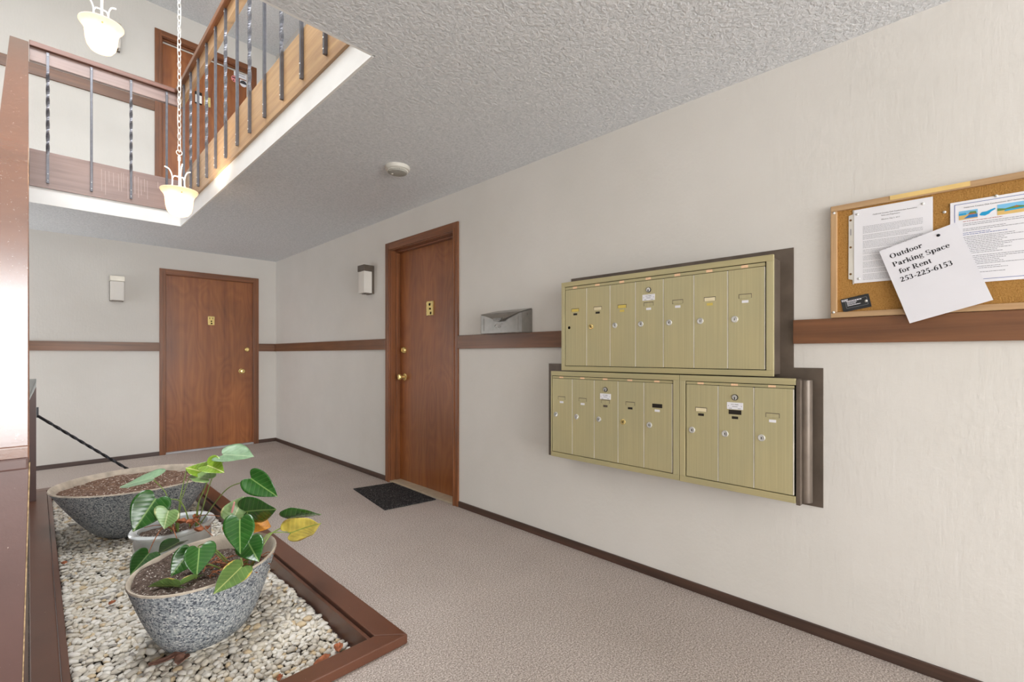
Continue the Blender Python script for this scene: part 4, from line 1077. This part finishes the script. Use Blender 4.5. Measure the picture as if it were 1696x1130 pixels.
# pool notice
b = MB(); b.box(XP + .0002, XP + .0012, -.180, .046, 1.402, 1.686)
pn = solo('pool_notice', b, m_paper, 'white swimming pool notice with a blue border and colour pictures', 'paper', (XP, -.07, 1.402))
b = MB(); x_ = XP - .0002
for q in ((.034, .0355, 1.412, 1.677), (-.171, .0355, 1.6755, 1.677), (-.171, .0355, 1.412, 1.4135), (-.171, -.1695, 1.412, 1.677)): b.box(x_, x_ + .0004, *q)
obj('blue_border', b, m_blue, pn)
text_mesh('Oakbrook Country Club Condominiums 2017 Swimming Pool', .0062, (x_, .012, 1.661), (0, -1, 0), (0, 0, 1), m_ink, 'heading_text', pn, sx=.98)
def pic(name, ya, yb_, za, zb_, polys, mats):
    b = MB()
    for k, (poly, mi) in enumerate(polys):
        b.add([(x_ - .0001 * k, ya + (yb_ - ya) * u, za + (zb_ - za) * v) for u, v in poly], [tuple(range(len(poly)))], mi)
    return obj(name, b, mats, pn)
m_sky = plain('print_sky', '7CC0E8', .6); m_pool = plain('print_pool_blue', '2C7CC4', .6); m_sand = plain('print_sand', 'DDBB72', .6); m_tree = plain('print_tree', '5E8A4C', .6); m_cyan = plain('print_cyan', '1CA2D8', .6); m_hut = plain('print_hut', 'B5663A', .6)
FULL = [(0, 0), (1, 0), (1, 1), (0, 1)]
pic('pool_picture', .024, -.022, 1.622, 1.652, [(FULL, 1), ([(0, 0), (1, 0), (1, .55), (0, .55)], 2), ([(.25, .1), (1, .1), (1, .48), (.55, .48)], 0), ([(.5, .5), (.95, .5), (.9, .8), (.6, .82)], 4), ([(.52, .5), (.85, .5), (.85, .62), (.52, .62)], 5), ([(.0, .5), (.4, .5), (.4, .72), (.0, .72)], 3)], [m_pool, m_sky, m_sand, m_cyan, m_tree, m_hut])
pic('pool_shape_picture', -.026, -.064, 1.625, 1.648, [([(.0, .3), (.08, .12), (.35, .02), (.6, .2), (.75, .5), (1, .75), (.98, .95), (.7, .8), (.45, .62), (.15, .6)], 3)], [m_pool, m_sky, m_sand, m_cyan, m_tree, m_hut])
pic('resort_picture', -.068, -.130, 1.620, 1.655, [(FULL, 1), ([(0, 0), (1, 0), (1, .4), (0, .4)], 2), ([(0, .4), (1, .4), (1, .58), (.7, .7), (.3, .55), (0, .66)], 4), ([(.25, .28), (.95, .34), (1, .46), (.3, .44)], 3), ([(.6, .55), (.8, .55), (.7, .72)], 5)], [m_pool, m_sky, m_sand, m_cyan, m_tree, m_hut])
for (za, rows, mt, ul, ur, sd) in ((1.614, 1, m_red, .014, -.165, 1), (1.606, 2, m_grey, .014, -.165, 2), (1.588, 2, m_grey, .014, -.160, 3), (1.574, 2, m_blue, .014, -.10, 4), (1.560, 11, m_grey, .014, -.14, 5), (1.493, 6, m_grey, .004, -.165, 6), (1.455, 2, m_grey, .0, -.12, 7), (1.436, 1, m_grey, .0, -.15, 8)):
    b = MB(); r_ = random.Random(sd)
    for k in range(rows): words(b, x_, ul, ur, za - k * .0057, .0017, r_, frac=r_.uniform(.45, 1))
    obj('body_text', b, mt, pn)['kind'] = 'stuff'
# parking sign: tilted sheet with bold serif lettering
SO = Vector((XC - .010, .241, 1.546)); su = Vector((0, -.952, .306)); sv_ = Vector((0, -.306, -.952))
sw, sh = .221, .290
b = MB()
nseg = 8; V = []; F = []
for i in range(nseg + 1):
    t_ = i / nseg; lift = -.012 * t_ * t_
    for u_ in (0, sw): V.append(tuple(SO + su * u_ + sv_ * sh * t_ + Vector((lift, 0, 0))))
F = [(2 * i, 2 * i + 1, 2 * i + 3, 2 * i + 2) for i in range(nseg)]
b.add(V, F)
ps = solo('parking_sign', b, plain('white_sign_paper', 'E4E4EA', .7, 0, .3, 0, .01), 'tilted white sheet offering an outdoor parking space for rent', 'paper', tuple(SO))
ps.modifiers.new('thick', 'SOLIDIFY').thickness = .0006
def R_(x0, y0, x1, y1): return [[(x0, y0), (x1, y0), (x1, y1), (x0, y1)]]
def E_(cx, cy, rx, ry, ix, iy, a0=0, a1=360, n=18):
    out = []
    for k in range(n):
        p, q = math.radians(a0 + (a1 - a0) * k / n), math.radians(a0 + (a1 - a0) * (k + 1) / n)
        out.append([(cx + ix * math.cos(p), cy + iy * math.sin(p)), (cx + rx * math.cos(p), cy + ry * math.sin(p)), (cx + rx * math.cos(q), cy + ry * math.sin(q)), (cx + ix * math.cos(q), cy + iy * math.sin(q))])
    return out
def B_(x, y, r): return [[(x + r * math.cos(2 * PI * k / 10), y + r * math.sin(2 * PI * k / 10)) for k in range(10)]]
Pbowl = R_(.09, 0, .23, .68) + R_(.02, .65, .23, .68) + R_(.02, 0, .31, .03) + E_(.30, .49, .27, .19, .12, .155, -90, 90) + R_(.2, .645, .3, .68) + R_(.2, .30, .3, .335)
GL = {
    'O': (.778, E_(.39, .335, .35, .35, .20, .315)),
    'u': (.556, R_(.09, .13, .22, .46) + R_(.36, 0, .49, .46) + R_(.02, .43, .22, .46) + R_(.30, .43, .49, .46) + R_(.36, 0, .56, .03) + E_(.29, .15, .20, .165, .07, .10, 180, 345)),
    't': (.333, R_(.10, .10, .23, .58) + R_(.02, .425, .31, .46) + E_(.21, .11, .11, .12, .02, .07, 180, 340)),
    'd': (.556, E_(.24, .23, .21, .24, .09, .205) + R_(.36, 0, .49, .68) + R_(.27, .65, .49, .68) + R_(.36, 0, .56, .03)),
    'o': (.5, E_(.25, .23, .225, .24, .10, .205)),
    'r': (.444, R_(.08, 0, .21, .46) + R_(.02, .43, .21, .46) + R_(.02, 0, .30, .03) + E_(.34, .30, .14, .17, .04, .10, 50, 180) + B_(.38, .39, .065)),
    'P': (.611, Pbowl),
    'a': (.5, E_(.20, .13, .17, .14, .05, .105) + R_(.28, .03, .41, .33) + E_(.25, .32, .16, .15, .03, .115, 0, 165) + B_(.11, .36, .055) + R_(.37, 0, .48, .04)),
    'k': (.556, R_(.08, 0, .21, .68) + R_(.02, .65, .21, .68) + R_(.02, 0, .28, .03) + [[(.20, .22), (.25, .19), (.47, .44), (.41, .44)]] + [[(.25, .27), (.35, .33), (.53, .03), (.37, .03)]] + R_(.32, .43, .53, .46) + R_(.32, 0, .56, .03)),
    'i': (.278, R_(.08, 0, .21, .46) + R_(.02, .43, .21, .46) + R_(.02, 0, .27, .03) + B_(.145, .60, .08)),
    'n': (.556, R_(.08, 0, .21, .46) + R_(.02, .43, .21, .46) + R_(.36, 0, .49, .31) + E_(.32, .30, .17, .17, .04, .11, 0, 180) + R_(.02, 0, .27, .03) + R_(.30, 0, .55, .03)),
    'g': (.5, E_(.22, .30, .19, .17, .07, .14) + E_(.25, -.08, .22, .12, .15, .075) + R_(.09, .0, .33, .06) + R_(.05, .05, .14, .15) + R_(.34, .39, .48, .45)),
    'S': (.556, E_(.27, .50, .21, .19, .10, .155, 30, 275) + E_(.29, .18, .22, .19, .10, .155, -150, 95) + R_(.43, .47, .465, .69) + R_(.06, 0, .095, .21)),
    'p': (.556, R_(.08, -.2, .21, .46) + R_(.02, .43, .21, .46) + R_(.02, -.2, .30, -.17) + E_(.32, .23, .21, .24, .09, .205)),
    'c': (.444, E_(.24, .23, .22, .24, .09, .205, 45, 320) + B_(.35, .36, .06)),
    'e': (.444, E_(.24, .23, .215, .24, .09, .205, 0, 320) + R_(.08, .235, .45, .275)),
    'f': (.333, R_(.10, 0, .23, .55) + R_(.02, .425, .33, .46) + R_(.02, 0, .32, .03) + E_(.27, .53, .17, .16, .04, .12, 25, 180) + B_(.36, .60, .06)),
    'R': (.722, Pbowl + [[(.28, .33), (.42, .33), (.67, 0), (.50, 0)]] + R_(.50, 0, .71, .03)),
    '2': (.5, E_(.24, .48, .20, .20, .06, .165, -35, 165) + [[(.30, .42), (.41, .37), (.17, .10), (.04, .06)]] + R_(.03, 0, .46, .115)),
    '5': (.5, R_(.13, .56, .44, .68) + [[(.13, .62), (.19, .62), (.12, .36), (.07, .36)]] + E_(.20, .21, .25, .22, .10, .175, -140, 118)),
    '3': (.5, E_(.22, .51, .19, .17, .06, .135, -75, 160) + E_(.20, .20, .23, .21, .09, .17, -150, 85)),
    '6': (.5, E_(.25, .21, .22, .22, .09, .19) + E_(.47, .22, .44, .47, .30, .435, 95, 180)),
    '1': (.5, R_(.18, 0, .32, .68) + R_(.09, 0, .42, .03) + [[(.07, .56), (.18, .62), (.18, .68)]]),
    '-': (.333, R_(.04, .18, .29, .27)), ' ': (.25, [])}
EM = .026
for txt, u0, v0 in (('Outdoor', .0216, .042), ('Parking Space', .0205, .0745), ('for Rent', .0293, .1055), ('253-225-6153', .0235, .1368)):
    b = MB(); u_ = u0
    for ch in txt:
        adv, polys = GL[ch]
        for poly in polys:
            def at(p):
                uu = u_ + p[0] * EM; vv = v0 - p[1] * EM; t_ = vv / sh
                return tuple(SO + su * uu + sv_ * vv + Vector((-.012 * t_ * t_ - .0011, 0, 0)))
            q = [at(p) for p in poly]; b.add(q, [tuple(range(len(q)))])
        u_ += adv * EM
    obj('lettering', b, m_ink, ps)
# business card
co_ = Vector((XP - .0004, .364, 1.375)); cu_ = Vector((0, -.089, .017)).normalized(); cv_ = Vector((0, -.010, -.051)).normalized()
def cardq(b, u0, u1, v0, v1, lift, m=None):
    b.prism([tuple(co_ + cu_ * u + cv_ * v + Vector((-lift, 0, 0))) for u, v in ((u0, v0), (u1, v0), (u1, v1), (u0, v1))], (.0004, 0, 0), m)
b = MB(); cardq(b, 0, .091, 0, .052, 0)
bc = solo('business_card', b, plain('black_card', '26282A', .4), 'small black business card pinned in the lower left corner of the notice board', 'card', tuple(co_))
b = MB(); L_ = .0005
for q in ((.014, .083, .0095, .0103), (.082, .083, .0095, .040), (.014, .083, .0395, .0403), (.013, .0138, .0095, .040)): cardq(b, *q, L_)
obj('card_border', b, m_grey, bc)
b = MB(); r_ = random.Random(4)
for (u0, u1, v0, h) in ((.003, .024, .004, .0036), (.003, .022, .009, .002), (.018, .066, .012, .0036), (.018, .050, .0185, .0022), (.018, .046, .0235, .0022), (.018, .060, .0290, .0024)):
    u_ = u0
    while u_ < u1: e_ = min(u1, u_ + h * r_.uniform(.8, 2.2)); cardq(b, u_, e_, v0, v0 + h, L_ + .0001); u_ = e_ + h * .35
obj('card_print', b, m_paper, bc)['kind'] = 'stuff'
# pins
def pin(y, z, x, label, mat=m_pin, s=1.0):
    b = MB(); b.rev([(.0, -.004), (.0045 * s, -.004), (.0052 * s, -.002), (.0048 * s, .001), (.003 * s, .003), (0, .0035)], (x, y, z), (-1, 0, 0), 16)
    return solo('thumb_tack', b, mat, label, 'pin', (x, y, z), True, group='tacks on the notice board')
for y, z, x, lb, mt in ((.384, 1.722, XC - .003, 'clear tack in the top left corner of the board frame', m_pin), (.386, 1.326, XC - .003, 'clear tack in the bottom left corner of the board frame', m_pin),
                        (.310, 1.703, XP, 'silver tack in the top left corner of the rules sheet', m_pin), (.118, 1.701, XP, 'clear tack in the top right corner of the rules sheet', m_pin),
                        (.305, 1.452, XP, 'clear tack in the bottom left corner of the rules sheet', m_pin), (.061, 1.659, XC + .006, 'silver tack in bare cork between the two printed sheets', m_pin),
                        (-.066, 1.685, XP, 'silver tack in the top edge of the pool notice', m_pin), (.076, 1.577, XC - .0105, 'black tack holding the tilted parking sheet', m_ink), (.282, 1.364, XP - .0005, 'silver tack in the small black card', m_pin)):
    o = pin(y, z, x, lb, mt); del o['group']
